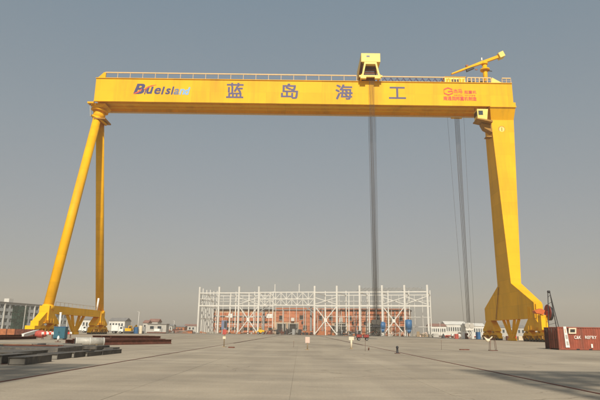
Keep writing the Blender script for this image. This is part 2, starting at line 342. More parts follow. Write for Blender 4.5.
# maintenance jib on the girder
jib = tube('maintenance_jib', (59.7, 164, GZ1+0.01), (59.7, 164, 88.2), 0.72, 'yellow', crane, n=20)
tube('jib_ring', (59.7,164,86.1), (59.7,164,86.6), 1.5, 'yellow', jib, n=20)
tube('jib_turntable', (59.7,164,88.2), (59.7,164,88.9), 1.0, 'yellow', jib, n=16)
A = Vector((48.6,164,84.7)); B = Vector((64.6,164,91.3)); dAB = (B-A).normalized(); nAB = Vector((-dAB.z,0,dAB.x))
def jb(t, o): v = A + dAB*t + nAB*o; return (v.x, v.z)
Lj = (B-A).length
prism('jib_boom', [jb(0,-0.16), jb(Lj,-0.5), jb(Lj,0.42), jb(Lj*0.6,0.45), jb(0,0.14)], 'Y', 163.55, 164.45, 'yellow', jib)
cw = A + dAB*(Lj+0.9); Rj = math.atan2(dAB.z, dAB.x)
prism('jib_counterweight', [jb(Lj-0.2,-0.95), jb(Lj+1.6,-0.85), jb(Lj+1.6,1.0), jb(Lj-0.2,0.85)], 'Y', 162.9, 165.1, 'yellow_pale', jib)
prism('jib_hoist', [jb(5.0,-1.1), jb(7.8,-0.95), jb(7.6,-0.4), jb(5.2,-0.35)], 'Y', 163.6, 164.4, 'black', jib)
box('jib_winch', (A+dAB*6.0+nAB*0.75), (0.8,0.6,0.6), 'rust_orange', jib)
box('jib_lamp', (A+dAB*11.6+nAB*1.2), (0.35,0.35,0.9), 'white_paint', jib)
box('jib_hook', (A+dAB*8.3-nAB*1.55), (0.7,0.3,0.35), 'rust_orange', jib)
bar('jib_bracket', (60.4,164,86.2), (62.0,164,85.9), 0.2, 0.25, 'black', jib)
# rigid leg
def ring(x0,x1,y0,y1,z): return [(x0,y0,z),(x1,y0,z),(x1,y1,z),(x0,y1,z)]
rl = loft('rigid_leg', [ring(61.15,63.3,145,184,6.0), ring(61.15,63.3,145,184,10.0), ring(60.95,63.9,159,170,16.2), ring(59.75,66.95,162,168,68.0), ring(59.0,67.15,160.0,169.0,71.845)], 'yellow', crane)
box2('leg_head_plate', (59.0,159.9,71.5), (67.3,160.2,71.95), 'yellow', rl)
box2('leg_head_plate', (66.52,160.1,71.96), (67.2,168.9,73.2), 'yellow', rl)
box2('front_pedestal', (61.4,144.4,3.6), (63.2,144.997,9.6), 'yellow', rl)
# ladder with cage down the inner face
for y in (167.1, 167.6): bar('ladder_stile', (60.85, y+1.6, 15.8), (61.0, y+6.2, 6.2), 0.09, 0.09, 'yellow_dark', rl)
for k in range(7): box('rung', (60.93, 169.0+0.7*k, 15.2-1.4*k), (0.06, 0.6, 0.06), 'yellow_dark', rl)
for k in range(3): bar('leg_ladder', (61.1, 149.0-0.9*k, 6.0), (61.1, 149.0-0.9*k, 9.0), 0.12, 0.12, 'yellow', rl)
# number disc on the leg
zc = 65.2; p = atY(502, 129, 161.6); yf = 161.98+ (68-p.z)*0.0  # front plane near the head
yf = 162.0 - (68-p.z)/(68-16.2)*3.0
tube('number_disc', (p.x, yf+0.02, p.z), (p.x, yf-0.03, p.z), 1.05, 'rust_orange', rl, n=28)
tube('number_disc', (p.x, yf-0.02, p.z), (p.x, yf-0.05, p.z), 0.88, 'yellow_pale', rl, n=28)
text('number', '1', (p.x, yf-0.055, p.z), 'rust_orange', 1.1, rl, bold=0.03)
# operator cab under the girder, at the leg
cab = prism('operator_cab', [(55.0,67.7),(57.9,67.3),(58.4,70.9),(54.9,70.9)], 'Y', 160.2, 163.4, 'yellow_pale', crane)
box2('cab_window', (55.3,160.12,68.9), (56.7,160.197,70.3), 'glass', cab)
box2('cab_window', (54.80,160.6,68.9), (54.93,163.0,70.3), 'glass', cab)
prism('cab_platform', [(54.6,67.35),(59.4,66.3),(59.4,66.9),(54.6,67.65)], 'Y', 159.6, 164, 'yellow_dark', cab)
prism('cab_bracket', [(56.6,66.7),(59.6,66.2),(59.7,63.6),(57.4,65.0)], 'Y', 161.5, 164, 'yellow_dark', cab)
for i in range(3): bar('cab_hanger', (55.2+1.4*i,163,70.9), (55.2+1.4*i,163,GZ0+0.8), 0.2, 0.2, 'yellow_dark', cab)
box2('stair_landing', (57.9,161.8,62.2), (59.6,164.0,62.5), 'yellow_dark', cab)
# hinged leg: two tubes, pivot and tie beam
piv = (-65.9, 164.5)
hl = tube('pivot_post', (piv[0],164.5,67.2), (piv[0],164.5,70.4), 1.9, 'yellow', crane, n=24)
tube('pivot_flange', (piv[0],164.5,70.0), (piv[0]+0.1,164.5,70.5), 2.7, 'yellow', hl, n=28)
tube('pivot_flange', (piv[0],164.5,66.9), (piv[0]+0.25,164.5,67.35), 2.8, 'yellow', hl, n=28)
box2('pivot_platform', (piv[0]-0.5,161.5,66.4), (piv[0]+3.2,167,66.8), 'yellow_dark', hl)
prism('pivot_seat', [(-67.2,70.5),(-64.6,70.5),(-63.2,71.73),(-67.6,71.73)], 'Y', 161.5, 167.5, 'yellow', hl)
bar('tie_strap', (-67.8,161,71.7), (-67.2,161,67.0), 0.35, 0.2, 'steel_grey', hl)
box2('end_bracket', (-68.4,160.2,71.2), (-66.42,163,71.7), 'yellow', hl)
for y0, y1, zb in ((163.3,145.5,6.9), (165.7,183.5,6.9)):
    pole = tube('leg_tube', (-66.3,y1,zb), (piv[0],y0,67.4), 1.28, 'yellow', crane, n=28)
    tube('leg_collar', (-66.3,y1,zb-0.6), (-66.3,y1+(0.28 if y1 < 160 else -0.28),zb+0.5), 1.55, 'yellow', pole, n=24)
tb = box2('tie_beam', (-67.5,146.5,5.4), (-65.3,182.5,7.45), 'yellow', crane)
for i in range(13): bar('railing_post', (-65.4,148+2.7*i,7.45), (-65.4,148+2.7*i,8.5), 0.06, 0.06, 'yellow_rail', tb)
bar('handrail', (-65.4,148,8.5), (-65.4,180.4,8.5), 0.07, 0.07, 'yellow_rail', tb)
tube('vent_pipe', (-65.5,178.5,7.45), (-65.3,178.5,11.3), 0.3, 'white_paint', tb, n=8)
for y in (145.5, 183.5): box2('leg_foot', (-67.7,y-1.7,3.6), (-65.1,y+1.7,7.3), 'yellow', tb)
# travelling gear: equaliser beams and wheels
def bogie(xc, yc, ztop):
    b0 = prism('equalizer_beam', [(yc-6.0,2.7),(yc-5.6,3.4),(yc-2.2,ztop),(yc+2.2,ztop),(yc+5.6,3.4),(yc+6.0,2.7),(yc+3.5,2.5),(yc+1.2,3.1),(yc-1.2,3.1),(yc-3.5,2.5)], 'X', xc-0.95, xc+0.95, 'yellow', crane)
    for s in (-1, 1):
        y1 = yc+3.9*s
        prism('balance_beam', [(y1-3.1,1.35),(y1-2.9,1.95),(y1-0.9,2.75),(y1+0.9,2.75),(y1+2.9,1.95),(y1+3.1,1.35),(y1+1.0,1.55),(y1-1.0,1.55)], 'X', xc-0.75, xc+0.75, 'yellow', b0)
        tube('pin', (xc-1.12,y1,2.45), (xc+1.12,y1,2.45), 0.3, 'yellow_dark', b0, n=10)
        for t in (-1, 1):
            y2 = y1+1.95*t
            prism('wheel_truck', [(y2-1.75,0.5),(y2-1.55,1.05),(y2-0.5,1.6),(y2+0.5,1.6),(y2+1.55,1.05),(y2+1.75,0.5)], 'X', xc-0.62, xc+0.62, 'yellow', b0)
            for q in (-1, 1):
                tube('wheel', (xc-0.72,y2+0.95*q,0.45), (xc+0.72,y2+0.95*q,0.45), 0.44, 'dark_steel', b0, n=14)
            box('drive_motor', (xc-1.0 if xc > 0 else xc+1.0, y2, 1.1), (0.6,0.8,0.7), 'yellow_dark', b0)
    box('step_platform', (xc-1.2 if xc > 0 else xc+1.2, yc-1, 3.0), (0.5,5.0,0.12), 'yellow', b0)
    for i in range(4): bar('step_post', (xc-1.4 if xc > 0 else xc+1.4, yc-3.4+1.6*i, 3.0), (xc-1.4 if xc > 0 else xc+1.4, yc-3.4+1.6*i, 4.1), 0.07, 0.07, 'yellow', b0)
for xc, yc, zt in ((62.25,147.5,6.0), (62.25,181.5,6.0), (-66.4,145.5,5.6), (-66.4,183.5,5.6)): bogie(xc, yc, zt)
box2('leg_step', (-67.6,137.2,0.8), (-65.2,140.4,2.2), 'yellow', tb); box2('leg_step', (-67.4,139.4,2.2), (-65.4,141.8,3.4), 'yellow', tb)
for xc, zt in ((62.25,6.0), (-66.4,5.4)):
    for ya, yb in ((158.5,163.6), (161.8,164.2), (167.2,165.0), (170.6,165.6)): bar('anchor_strut', (xc,ya,zt), (xc,yb,0.6), 0.7, 0.55, 'yellow', crane)
    box('anchor_foot', (xc,164.6,0.35), (1.6,3.0,0.7), 'yellow', crane)
rails_ = []
for X in (62.25, -66.4): box2('crane_rail', (X-0.09,60,-0.049), (X+0.09,340,-0.001), 'rust', ground)
# cable reel and guide mast on the near corner of the rigid leg
cr = box2('reel_cabinet', (62.6,139.6,3.0), (64.2,141.6,6.6), 'yellow', crane)
tube('cable_reel', (64.35,139.3,7.0), (64.95,139.3,7.0), 1.75, 'black', cr, n=26)
tube('reel_rim', (64.2,139.3,7.3), (64.34,139.3,7.3), 1.9, 'red_dark', cr, n=26)
tube('reel_hub', (63.9,139.3,7.0), (64.2,139.3,7.0), 0.6, 'red_paint', cr, n=16)
prism('reel_motor', [(61.4,7.0),(63.2,6.7),(63.6,7.7),(62.6,8.2),(61.0,7.6)], 'Y', 139.2, 141, 'orange_paint', cr)
ap = Vector((64.6,138.5,12.4))
for dx, dy in ((-1.0,-0.4), (1.6,0.9), (1.4,-0.9)): bar('guide_mast', (ap.x+dx,138.5+dy,3.0), (ap.x+dx*0.18,138.5,12.4), 0.16, 0.16, 'black', cr)
tube('guide_sheave', (64.35,138.5,12.3), (64.9,138.5,12.3), 0.32, 'black', cr, n=14)
for k in range(5): z = 4.2+1.7*k; f_ = (z-3.0)/9.4*0.82; bar('mast_rung', (ap.x-1.0*(1-f_),138.3,z), (ap.x+1.6*(1-f_),138.9,z+0.5), 0.08, 0.08, 'black', cr)

box2('reel_bracket', (63.0,141.6,3.6), (64.0,144.6,4.4), 'yellow', cr)
cr.location.x -= 2.2
# lettering on the girder
def glet(s, px, py, wpx, hpx, m, **kw):
    a = atY(px-wpx/2, py, GY0); b = atY(px+wpx/2, py, GY0); c = atY(px, py-hpx/2, GY0); d = atY(px, py+hpx/2, GY0); mid = atY(px, py, GY0)
    return text('lettering', s, (mid.x, GY0-0.01, mid.z), m, (c-d).length, girder, width=(b-a).length, **kw)
for ch, px, py in (('蓝',235,90.4), ('岛',289.6,91.1), ('海',344,92.0), ('工',397.3,92.8)):
    glet(ch, px, py, 16.5, 14.6 if ch != '工' else 11.5, 'letter_blue', bold=0.022)
for ch, px, py, wpx, hpx, m, b_ in (('B',139.4,88.8,10,9.4,'navy',0.03), ('l',145.6,90.9,2.2,6.6,'navy',0.015), ('u',149.9,90.2,6.2,6.6,'navy',0.035), ('e',157.6,90.9,6.0,5.8,'navy',0.03), ('I',163.0,90.5,2.6,7.2,'navy',0.03), ('s',168.0,91.3,4.8,5.4,'navy',0.03), ('l',172.6,90.5,2.2,7.4,'navy',0.03), ('a',176.3,91.6,4.8,5.4,'bluegrey',0.03), ('n',182.0,91.8,5.0,5.3,'lightblue',0.03), ('d',187.3,91.0,5.0,7.0,'lightblue',0.03)):
    glet(ch, px, py, wpx, hpx, m, bold=b_*1.6, shear=0.25)
def swoosh(pts_top, pts_bot, m):
    poly = [atY(x, y, GY0) for x, y in pts_top] + [atY(x, y, GY0) for x, y in reversed(pts_bot)]
    prism('emblem', [(v.x, v.z) for v in poly], 'Y', GY0-0.05, GY0-0.032, m, girder)
swoosh([(144,89.2),(148,86.4),(152,85.2),(156.5,84.7)], [(144.6,90.2),(148.6,87.5),(152.4,86.0),(156.5,84.9)], 'red_paint')
swoosh([(134.2,93.0),(138,91.4),(141.5,88.6)], [(134.0,94.0),(138.6,92.6),(142.0,89.4)], 'red_paint')
hx = [(math.cos(math.radians(30+60*k)), math.sin(math.radians(30+60*k))) for k in range(6)]
hc = atY(448.2, 91.4, GY0); rw, rh = 1.55, 1.25
for k in range(6):
    if k == 0: continue
    a, b = hx[k-1], hx[k]
    bar('emblem', (hc.x+a[0]*rw, GY0-0.03, hc.z+a[1]*rh), (hc.x+b[0]*rw, GY0-0.03, hc.z+b[1]*rh), 0.06, 0.4, 'red_paint', girder)
bar('emblem', (hc.x+hx[5][0]*rw, GY0-0.03, hc.z+hx[5][1]*rh), (hc.x+hx[5][0]*rw, GY0-0.03, hc.z+0.05), 0.06, 0.4, 'red_paint', girder)
bar('emblem', (hc.x+hx[5][0]*rw, GY0-0.03, hc.z+0.1), (hc.x-0.1, GY0-0.03, hc.z-0.1), 0.06, 0.45, 'red_paint', girder)
def gline(s_, px0, px1, py, hpx, fill=0.9, bold=0.025):
    st = (px1-px0)/len(s_)
    for i, ch in enumerate(s_):
        if ch != ' ': glet(ch, px0+st*(i+0.5), py+0.0145*(i+0.5-len(s_)/2)*st, st*fill, hpx, 'red_paint', bold=bold)
gline('杰马', 453.2, 462.4, 91.2, 3.9); gline('起重机', 464.2, 476.4, 92.1, 3.1)
gline('GENMA CRANES', 453.5, 475.5, 95.3, 0.9, 0.7, 0.05)
gline('南通润邦重机制造', 443.3, 476.6, 98.5, 3.9)

# ================================================================== TROLLEYS (each rolls on the girder)
tr = thing('hoist_trolley', 'yellow hoist trolley standing on top of the crane girder with long ropes', 'hoist trolley', (21.2,164.5,79.8))
hb = box2('house', (18.3,157.9,85.5), (24.4,171.2,88.55), 'yellow_pale', tr, bev=0.08)
box2('house_skirt', (19.7,157.95,84.8), (22.9,159.5,85.497), 'yellow_pale', hb)
box2('vent', (20.0,157.84,87.2), (21.0,157.897,87.7), 'bluegrey', hb)
for x in (18.5, 24.2):
    box2('side_frame', (x-0.25,158.4,80.9), (x+0.25,170.8,81.5), 'yellow', tr)
for y in (158.2, 170.6):
    box2('cross_beam', (17.6,y-0.4,80.3), (24.9,y+0.4,80.85), 'yellow_pale', tr)
    for a, b in ((19.6,18.7), (22.9,23.9)): bar('strut', (b,y,80.85), (a,y,85.5), 0.55, 0.5, 'yellow_pale', tr)
    for x in (18.9, 23.4): box2('wheel_box', (x-0.9,y-0.5,79.72), (x+0.9,y+0.5,80.297), 'yellow_pale', tr)
for k in range(6): box2('louvre', (18.8,158.9+2*k,81.5), (18.9,160.5+2*k,85.4), 'rust', tr)  # dark brown colour paints the shade on the trolley's left side
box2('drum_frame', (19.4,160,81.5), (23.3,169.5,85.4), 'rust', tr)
for z in (82, 83, 84): box2('drum_band', (19.5,159.9,z), (23.2,159.997,z+0.35), 'black', tr)
bar('side_strut', (18.4,170.5,80.9), (18.4,158.2,85.5), 0.4, 0.4, 'rust', tr)  # same painted shade on the left side
def ropes(x, y, n, pitch, ztop, zbot, r, parent, m='rope'):
    for i in range(n):
        xo = (i-(n-1)/2)*pitch; tube('rope', (x+xo,y+0.25*(i % 2),ztop), (x+xo*0.75+random.uniform(-.12,.12),y+0.25*(i % 2),zbot), r, m, parent, n=5)
ropes(21.6, 158.6, 6, 0.30, 80.3, 5.2, 0.045, tr); ropes(23.2, 170.9, 8, 0.36, 80.3, 5.2, 0.045, tr)
def hook(x, y, z, parent, m, m2='dark_steel'):
    h = box('hook_block', (x,y,z+1.2), (2.4,1.0,2.2), m, parent, bev=0.1)
    for s in (-1, 1): tube('sheave', (x+0.65*s,y-0.62,z+1.6), (x+0.65*s,y+0.62,z+1.6), 0.75, m2, h, n=16)
    pts = [(0,0.1),(0,-0.6),(0.45,-1.0),(0.5,-1.5),(0.1,-1.9),(-0.45,-1.7),(-0.6,-1.3)]
    for a, b in zip(pts, pts[1:]): tube('hook', (x+a[0],y,z+a[1]), (x+b[0],y,z+b[1]), 0.2, m2, h, n=8)
hook(21.6,158.6,3.0,tr,'black'); hook(23.2,170.9,3.0,tr,'black')
t2 = thing('hoist_trolley', 'lower hoist trolley behind the girder with grey ropes hanging near the right leg', 'hoist trolley', (51.7,171,71))
box2('carriage', (50.0,169.6,72.4), (53.6,172.3,74.4), 'yellow', t2); 
for x in (50.6,53.0): tube('wheel', (x,169.7,74.6), (x,170.4,74.6), 0.5, 'dark_steel', t2, n=14)
ropes(51.7, 171.0, 8, 0.22, 72.4, 5.2, 0.04, t2, 'rope'); hook(51.7,171.0,2.6,t2,'steel_white','wall_stone')
tube('tag_line', (48.5,171,72.4), (50.2,171,3.2), 0.03, 't_line' if 't_line' in MATS else 'rope', t2, n=5)
tube('tag_line', (54.0,171,72.4), (53.4,171,3.2), 0.03, 'rope', t2, n=5)

# ================================================================== SHADOW CASTERS (unseen gantries added behind the viewpoint to shade the foreground)
def add_shadow_gantry(x0, x1, label):
    g = thing('shadow_gantry', label, 'gantry crane', ((x0+x1)/2,-3,0), 'unseen shadow casters behind the viewpoint')
    s = 1 if x1 > x0 else -1
    lo, hi = min(x0,x1), max(x0,x1)
    for xa in (lo, hi-1.7):
        for x in (xa+0.2, xa+1.5):
            for y in (-3.7, -2.3): bar('leg_post', (x,y,0), (x,y,17.6), 0.34, 0.34, 'yellow', g)
        for k in range(11):
            z = 0.3+1.6*k
            for y in (-3.7, -2.3): bar('leg_lace', (xa+0.2,y,z), (xa+1.5,y,z+1.5), 0.2, 0.2, 'yellow', g)
        bar('sill_beam', (xa+0.85,-4.6,0.35), (xa+0.85,-1.4,0.35), 1.2, 0.6, 'yellow', g)
    for y in (-3.7, -2.3):  # open lattice girder, shaped to soften the shadow it casts
        for z in (17.9, 20.0, 22.0): bar('girder_chord', (lo,y,z), (hi,y,z), 0.4, 0.4, 'yellow', g)
        n_ = int((hi-lo)/1.3)
        for k in range(n_):
            xa = lo+(hi-lo)*k/n_; xb = lo+(hi-lo)*(k+1)/n_; bar('girder_lace', (xa,y,17.9), (xb,y,22.0), 0.22, 0.22, 'yellow', g)
            if k % 2: bar('girder_lace', (xa,y,22.0), (xb,y,17.9), 0.22, 0.22, 'yellow', g)
add_shadow_gantry(8.5, 44, 'unseen yellow lattice gantry added on the right behind the viewpoint to cast a shadow')
add_shadow_gantry(-8.0, -44, 'unseen yellow lattice gantry added on the left behind the viewpoint to cast a shadow')

# ================================================================== STEEL WORKSHOP UNDER CONSTRUCTION
WA = Vector((gx(197.0, 338.0), 338.0, 0)); WB = Vector((gx(429.6, 300.0), 300.0, 0))
WD = (WB-WA).normalized(); WN = Vector((-WD.y, WD.x, 0)); WLEN = (WB-WA).length
if WN.y < 0: WN = -WN
WROT = math.atan2(WD.y, WD.x)
def Wp(u, v, z): q = WA + WD*u + WN*v; return Vector((q.x, q.y, z))
def pu(px, v=0.0, py=326):
    r = ray(px, py); o = WA + WN*v - EYE        # o + u*WD = t*r  (xy)
    det = WD.x*(-r.y) - (-r.x)*WD.y; return (-o.x*(-r.y) - (-r.x)*(-o.y))/det
def pz(px, py, v=0.0):
    q = Wp(pu(px, v), v, 0); r = ray(px, py); return EYE.z + r.z*math.hypot(q.x, q.y)/math.hypot(r.x, r.y)
ws = thing('workshop_frame', 'white steel frame of an unfinished workshop in front of the brick building', 'steel frame', WA)
def wbar(name, a, b, wd, m='steel_white', parent=None): return bar(name, Wp(*a), Wp(*b), wd*0.85, wd*0.85, m, parent or ws)
ZT, ZE, ZM = 27.6, 23.9, 16.3
FC = [198, 217.8, 238, 258, 314.5, 337, 360, 382.8, 405.5, 428.7]
cu_ = [pu(x) for x in FC]
for u in cu_:
    c = box('column', Wp(u,0,ZT/2), (0.95,0.95,ZT), 'steel_white', ws, WROT)
    box('base_plate', Wp(u,0,0.2), (1.7,1.7,0.4), 'concrete_grey', c, WROT)
for x in (229.5, 248, 325.5, 349, 369.5, 388.5): wbar('mid_post', (pu(x),0,0.0), (pu(x),0,ZE if x < 250 or x > 330 else ZM), 0.6)
for a, b in zip(cu_, cu_[1:]):
    if abs(a-cu_[3]) < 0.1: continue
    wbar('eaves_beam', (a+0.48,0,ZE), (b-0.48,0,ZE), 0.75); wbar('crane_beam', (a+0.48,0,ZM), (b-0.48,0,ZM), 0.95)
wbar('sag_rod', (cu_[0],0,20.4), (cu_[3],0,20.4), 0.3)
def cross(ua, ub, z0, z1, wd, v=0.0):
    wbar('brace', (ua,v-0.3,z0), (ub,v-0.3,z1), wd); wbar('brace', (ua,v+0.3,z1), (ub,v+0.3,z0), wd)
for i, j in ((2,3), (4,5), (7,8)):
    cross(cu_[i]+0.5, cu_[j]-0.5, 0.8, ZM-0.7, 0.55); cross(cu_[i]+0.5, cu_[j]-0.5, ZM+1.0, ZE-3.0, 0.45)
    um = (cu_[i]+cu_[j])/2; box('gusset_plate', Wp(um,-0.4,(ZM+0.1)/2), (1.7,0.25,1.7), 'white_paint', ws, WROT)
cross(cu_[8]+0.5, cu_[9]-0.5, ZM+1.0, ZE-2.5, 0.45)
# long truss over the wide opening
ua, ub = cu_[3]+0.5, cu_[4]-0.5; lev = (ZE+0.2, 20.2, ZM+0.3)
for z in lev: wbar('truss_chord', (ua,0,z), (ub,0,z), 0.7)
wbar('truss_chord', (ua,3.0,ZM+0.3), (ub,3.0,ZM+0.3), 0.5)
nb = 10
for i in range(nb+1):
    u = ua+(ub-ua)*i/nb; wbar('truss_post', (u,0,ZM+0.3), (u,0,ZE+0.2), 0.4)
    if i < nb:
        u2 = ua+(ub-ua)*(i+1)/nb; um = (u+u2)/2
        wbar('truss_web', (u,0,20.2) if i % 2 else (u,0,ZE), (u2,0,ZE) if i % 2 else (u2,0,20.2), 0.35)
        wbar('truss_web', (u,0,ZM+0.3) if i % 2 else (u,0,20.2), (u2,0,20.2) if i % 2 else (u2,0,ZM+0.3), 0.35)
for x in (274, 298.6): wbar('mast', (pu(x),0,ZE+0.5), (pu(x),0,ZT+1.2), 0.45)
for x, s_ in ((258,1), (314.5,-1)): u = pu(x); wbar('knee_brace', (u+0.6*s_,0,9.5+3), (u+6.5*s_,0,ZM), 0.6, 'steel_grey')
for x in (263.5, 311): box('inner_column', Wp(pu(x,4),4,8), (1.0,1.0,16), 'steel_grey', ws, WROT)
# the frame goes back: end bay columns, rear columns and rear beams
DEP = 26.0
for k in range(1, 6):
    v = DEP*k/5; wbar('end_column', (0,v,0), (0,v,ZT-1.0+0.5*(k % 2)), 0.55)
    if k < 5: wbar('end_column', (0,v-2.6,0), (0,v-2.6,ZE), 0.3)
for z in (ZE, 20.3, ZM, 9): wbar('end_beam', (0,0.5,z), (0,DEP,z), 0.5)
wbar('brace', (0,1,ZM), (0,DEP/2,ZE), 0.4); wbar('brace', (0,DEP/2,ZE), (0,DEP,ZM), 0.4)
for u in cu_[1:]:
    wbar('rear_column', (u,DEP,0), (u,DEP,ZT-1), 0.6)
    if u > cu_[4]-1 or u < cu_[3]+1: wbar('rafter', (u,0.5,ZE), (u,DEP,ZE), 0.45)
for a, b in ((cu_[0],cu_[3]), (cu_[4],cu_[9])):
    wbar('rear_beam', (a,DEP,ZE), (b,DEP,ZE), 0.55); wbar('rear_beam', (a,DEP,ZM+1), (b,DEP,ZM+1), 0.55)
for u in [cu_[0]+(cu_[9]-cu_[0])*k/30 for k in range(1, 30)]:
    wbar('girt_post', (u,DEP-0.6,0), (u,DEP-0.6,ZM+0.8 if cu_[3]-1 < u < cu_[4]+1 else ZE), 0.26)
for z in (5.5, 11, 20.3):
    for a, b in ((cu_[0],cu_[3]), (cu_[4],cu_[9])): wbar('girt', (a,DEP-1,z), (b,DEP-1,z), 0.3)
# dark roof purlins lying over the right hand bays
for k in range(5): wbar('purlin', (cu_[6]-1-0.7*k,1.2+3.6*k,ZE+0.9+0.62*k), (cu_[9]-1-1.2*k,1.2+3.6*k,ZE+0.9+0.62*k), 0.3, 'steel_grey')
for k in range(16): u = cu_[6]-2+(cu_[9]-cu_[6]-2)*k/15; wbar('purlin_tie', (u,1.0,ZE+0.6), (u,18,ZE+3.9), 0.24, 'steel_grey')

# ------------------------------------------------------------------ brick building behind the frame
FV = 29.0
def fu(px): return pu(px, FV)
bb = thing('brick_building', 'long orange brick building behind the white steel frame', 'building', Wp(fu(300),FV,0))
core = box('wall', Wp((fu(213)+fu(410))/2,FV+6.2,7.4), (fu(410)-fu(213)-0.6,11.4,14.8), 'mortar', bb, WROT)
def fbox(name, ua, ub, z0, z1, v0, v1, m, parent): return box(name, Wp((ua+ub)/2,(v0+v1)/2,(z0+z1)/2), (ub-ua,abs(v1-v0),z1-z0), m, parent, WROT)
doors = [(277.5,285.5,6.3), (288.5,297.5,6.3), (335.5,345.5,6.6), (368.5,381.5,6.6)]
def blocked(ua, ub, z0): return any(ub > fu(a)-0.2 and ua < fu(b)+0.2 and z0 < h-0.3 for a, b, h in doors)
for a, b, h in doors:
    d = fbox('doorway', fu(a), fu(b), 0, h, FV+0.2, FV+0.45, 'opening', bb)
    fbox('door_frame', fu(a)-0.5, fu(a), 0, h+0.6, FV-0.35, FV+0.4, 'concrete_grey', d); fbox('door_frame', fu(b), fu(b)+0.5, 0, h+0.6, FV-0.35, FV+0.4, 'concrete_grey', d)
    fbox('lintel', fu(a), fu(b), h, h+0.6, FV-0.35, FV+0.4, 'concrete_grey', d)
# plain panelled part: every panel between the joints
u = fu(275); pw = 2.62
while u < fu(410)-pw:
    for k in range(6):
        z = 0.25+2.5*k
        if fu(384) < u < fu(387): continue
        if not blocked(u, u+pw, z): fbox('panel', u+0.11, u+pw-0.11, z, z+2.32, FV+0.26, FV+0.52, 'brickwork', bb)
    u += pw
# part with ribbon windows
for k, (z0, z1) in enumerate(((0.3,2.3), (4.0,6.6), (8.0,10.2), (11.4,13.2))):
    u = fu(213)
    while u < fu(273):
        fbox('panel', u+0.08, u+4.1, z0, z1, FV+0.1, FV+0.52, 'brickwork', bb); u += 4.2
u = fu(213)
i = 0
while u < fu(273):
    for k, (z0, z1) in enumerate(((2.3,4.0), (6.6,8.0), (10.2,11.4))):
        m = 'opening' if (i*7+k*5) % 4 else ('wall_white' if k == 2 else 'brickwork')
        fbox('window', u+0.5, u+3.7, z0+0.05, z1-0.05, FV+0.3, FV+0.5, m, bb)
    u += 4.2; i += 1
for a, b in ((228,232.5), (266,272)): fbox('sign_board', fu(a), fu(b), 10.0, 12.6, FV-0.2, FV+0.05, 'white_paint', bb)
for x in (232, 243, 253, 263, 283, 305, 322, 341, 356, 366, 395): fbox('downpipe', fu(x), fu(x)+0.45, 0, 14.8, FV-0.25, FV+0.05, 'wall_stone' if int(x) % 2 else 'steel_grey', bb)
for x, z0, z1, m in ((279,9.0,11.6,'opening'),(299.5,9.4,11.8,'opening'),(303,3.0,5.6,'opening'),(319,9.2,11.8,'opening'),(329,9.2,11.8,'opening'),(331,3.0,5.4,'opening'),(348,9.2,11.8,'opening'),(358,3.2,5.6,'opening'),(376,9.2,12.4,'opening'),(391,8.8,11.6,'opening'),(399,9.2,11.8,'opening'),(400,3.0,5.6,'opening'),(339,7.2,10.6,'wall_stone'),(372,7.2,9.0,'wall_stone')):
    wn_ = fbox('window', fu(x), fu(x)+2.3, z0, z1, FV+0.12, FV+0.25, m, bb); fbox('sill', fu(x)-0.2, fu(x)+2.5, z0-0.35, z0-0.01, FV-0.15, FV+0.24, 'concrete_grey', wn_)
fbox('roof_slab', fu(213)-0.5, fu(410)+0.5, 14.8, 15.5, FV-0.3, FV+12.5, 'roof_grey', bb)
fbox('parapet', fu(275), fu(314), 15.5, 16.4, FV-0.1, FV+0.5, 'brickwork', bb)
fbox('parapet', fu(316), fu(410), 15.5, 16.0, FV-0.1, FV+0.5, 'brickwork', bb)
fbox('plinth', fu(314), fu(338), 0.0, 2.2, 1.2, 2.2, 'rust_orange', bb)
fbox('plinth', fu(342), fu(366), 0.0, 1.3, 1.2, 2.2, 'rust_orange', bb)
ac = fbox('vent_box', fu(291.5), fu(294.5), 8.2, 10.2, FV-1.2, FV+0.26, 'wall_white', bb)
for x in (301.5, 352, 364): fbox('wall_lamp', fu(x), fu(x)+1.3, 6.6, 8.2, FV-0.2, FV+0.26, 'black', bb)

# ------------------------------------------------------------------ plant and stores in front of the brick building
def barrel(p, r, h, m, label, cat='barrel', group=None):
    t = thing(cat.replace(' ', '_'), label, cat, p, group)
    n = 16; prof = [(r*0.97,0.0),(r,0.05*h),(r,0.32*h),(r*1.05,0.34*h),(r,0.36*h),(r,0.64*h),(r*1.05,0.66*h),(r,0.68*h),(r,0.96*h),(r*0.97,h)]
    vs_ = [(a*math.cos(2*math.pi*k/n), a*math.sin(2*math.pi*k/n), z) for a, z in prof for k in range(n)]
    fs = [(i*n+k, i*n+(k+1) % n, (i+1)*n+(k+1) % n, (i+1)*n+k) for i in range(len(prof)-1) for k in range(n)] + [tuple(range(n))[::-1], tuple(range((len(prof)-1)*n, len(prof)*n))]
    link('drum', pyd('drum', vs_, fs, m), p, t); tube('cap', Vector(p)+Vector((r*0.5,0,h)), Vector(p)+Vector((r*0.5,0,h+0.06*h)), r*0.16, 'black', t, n=8); return t
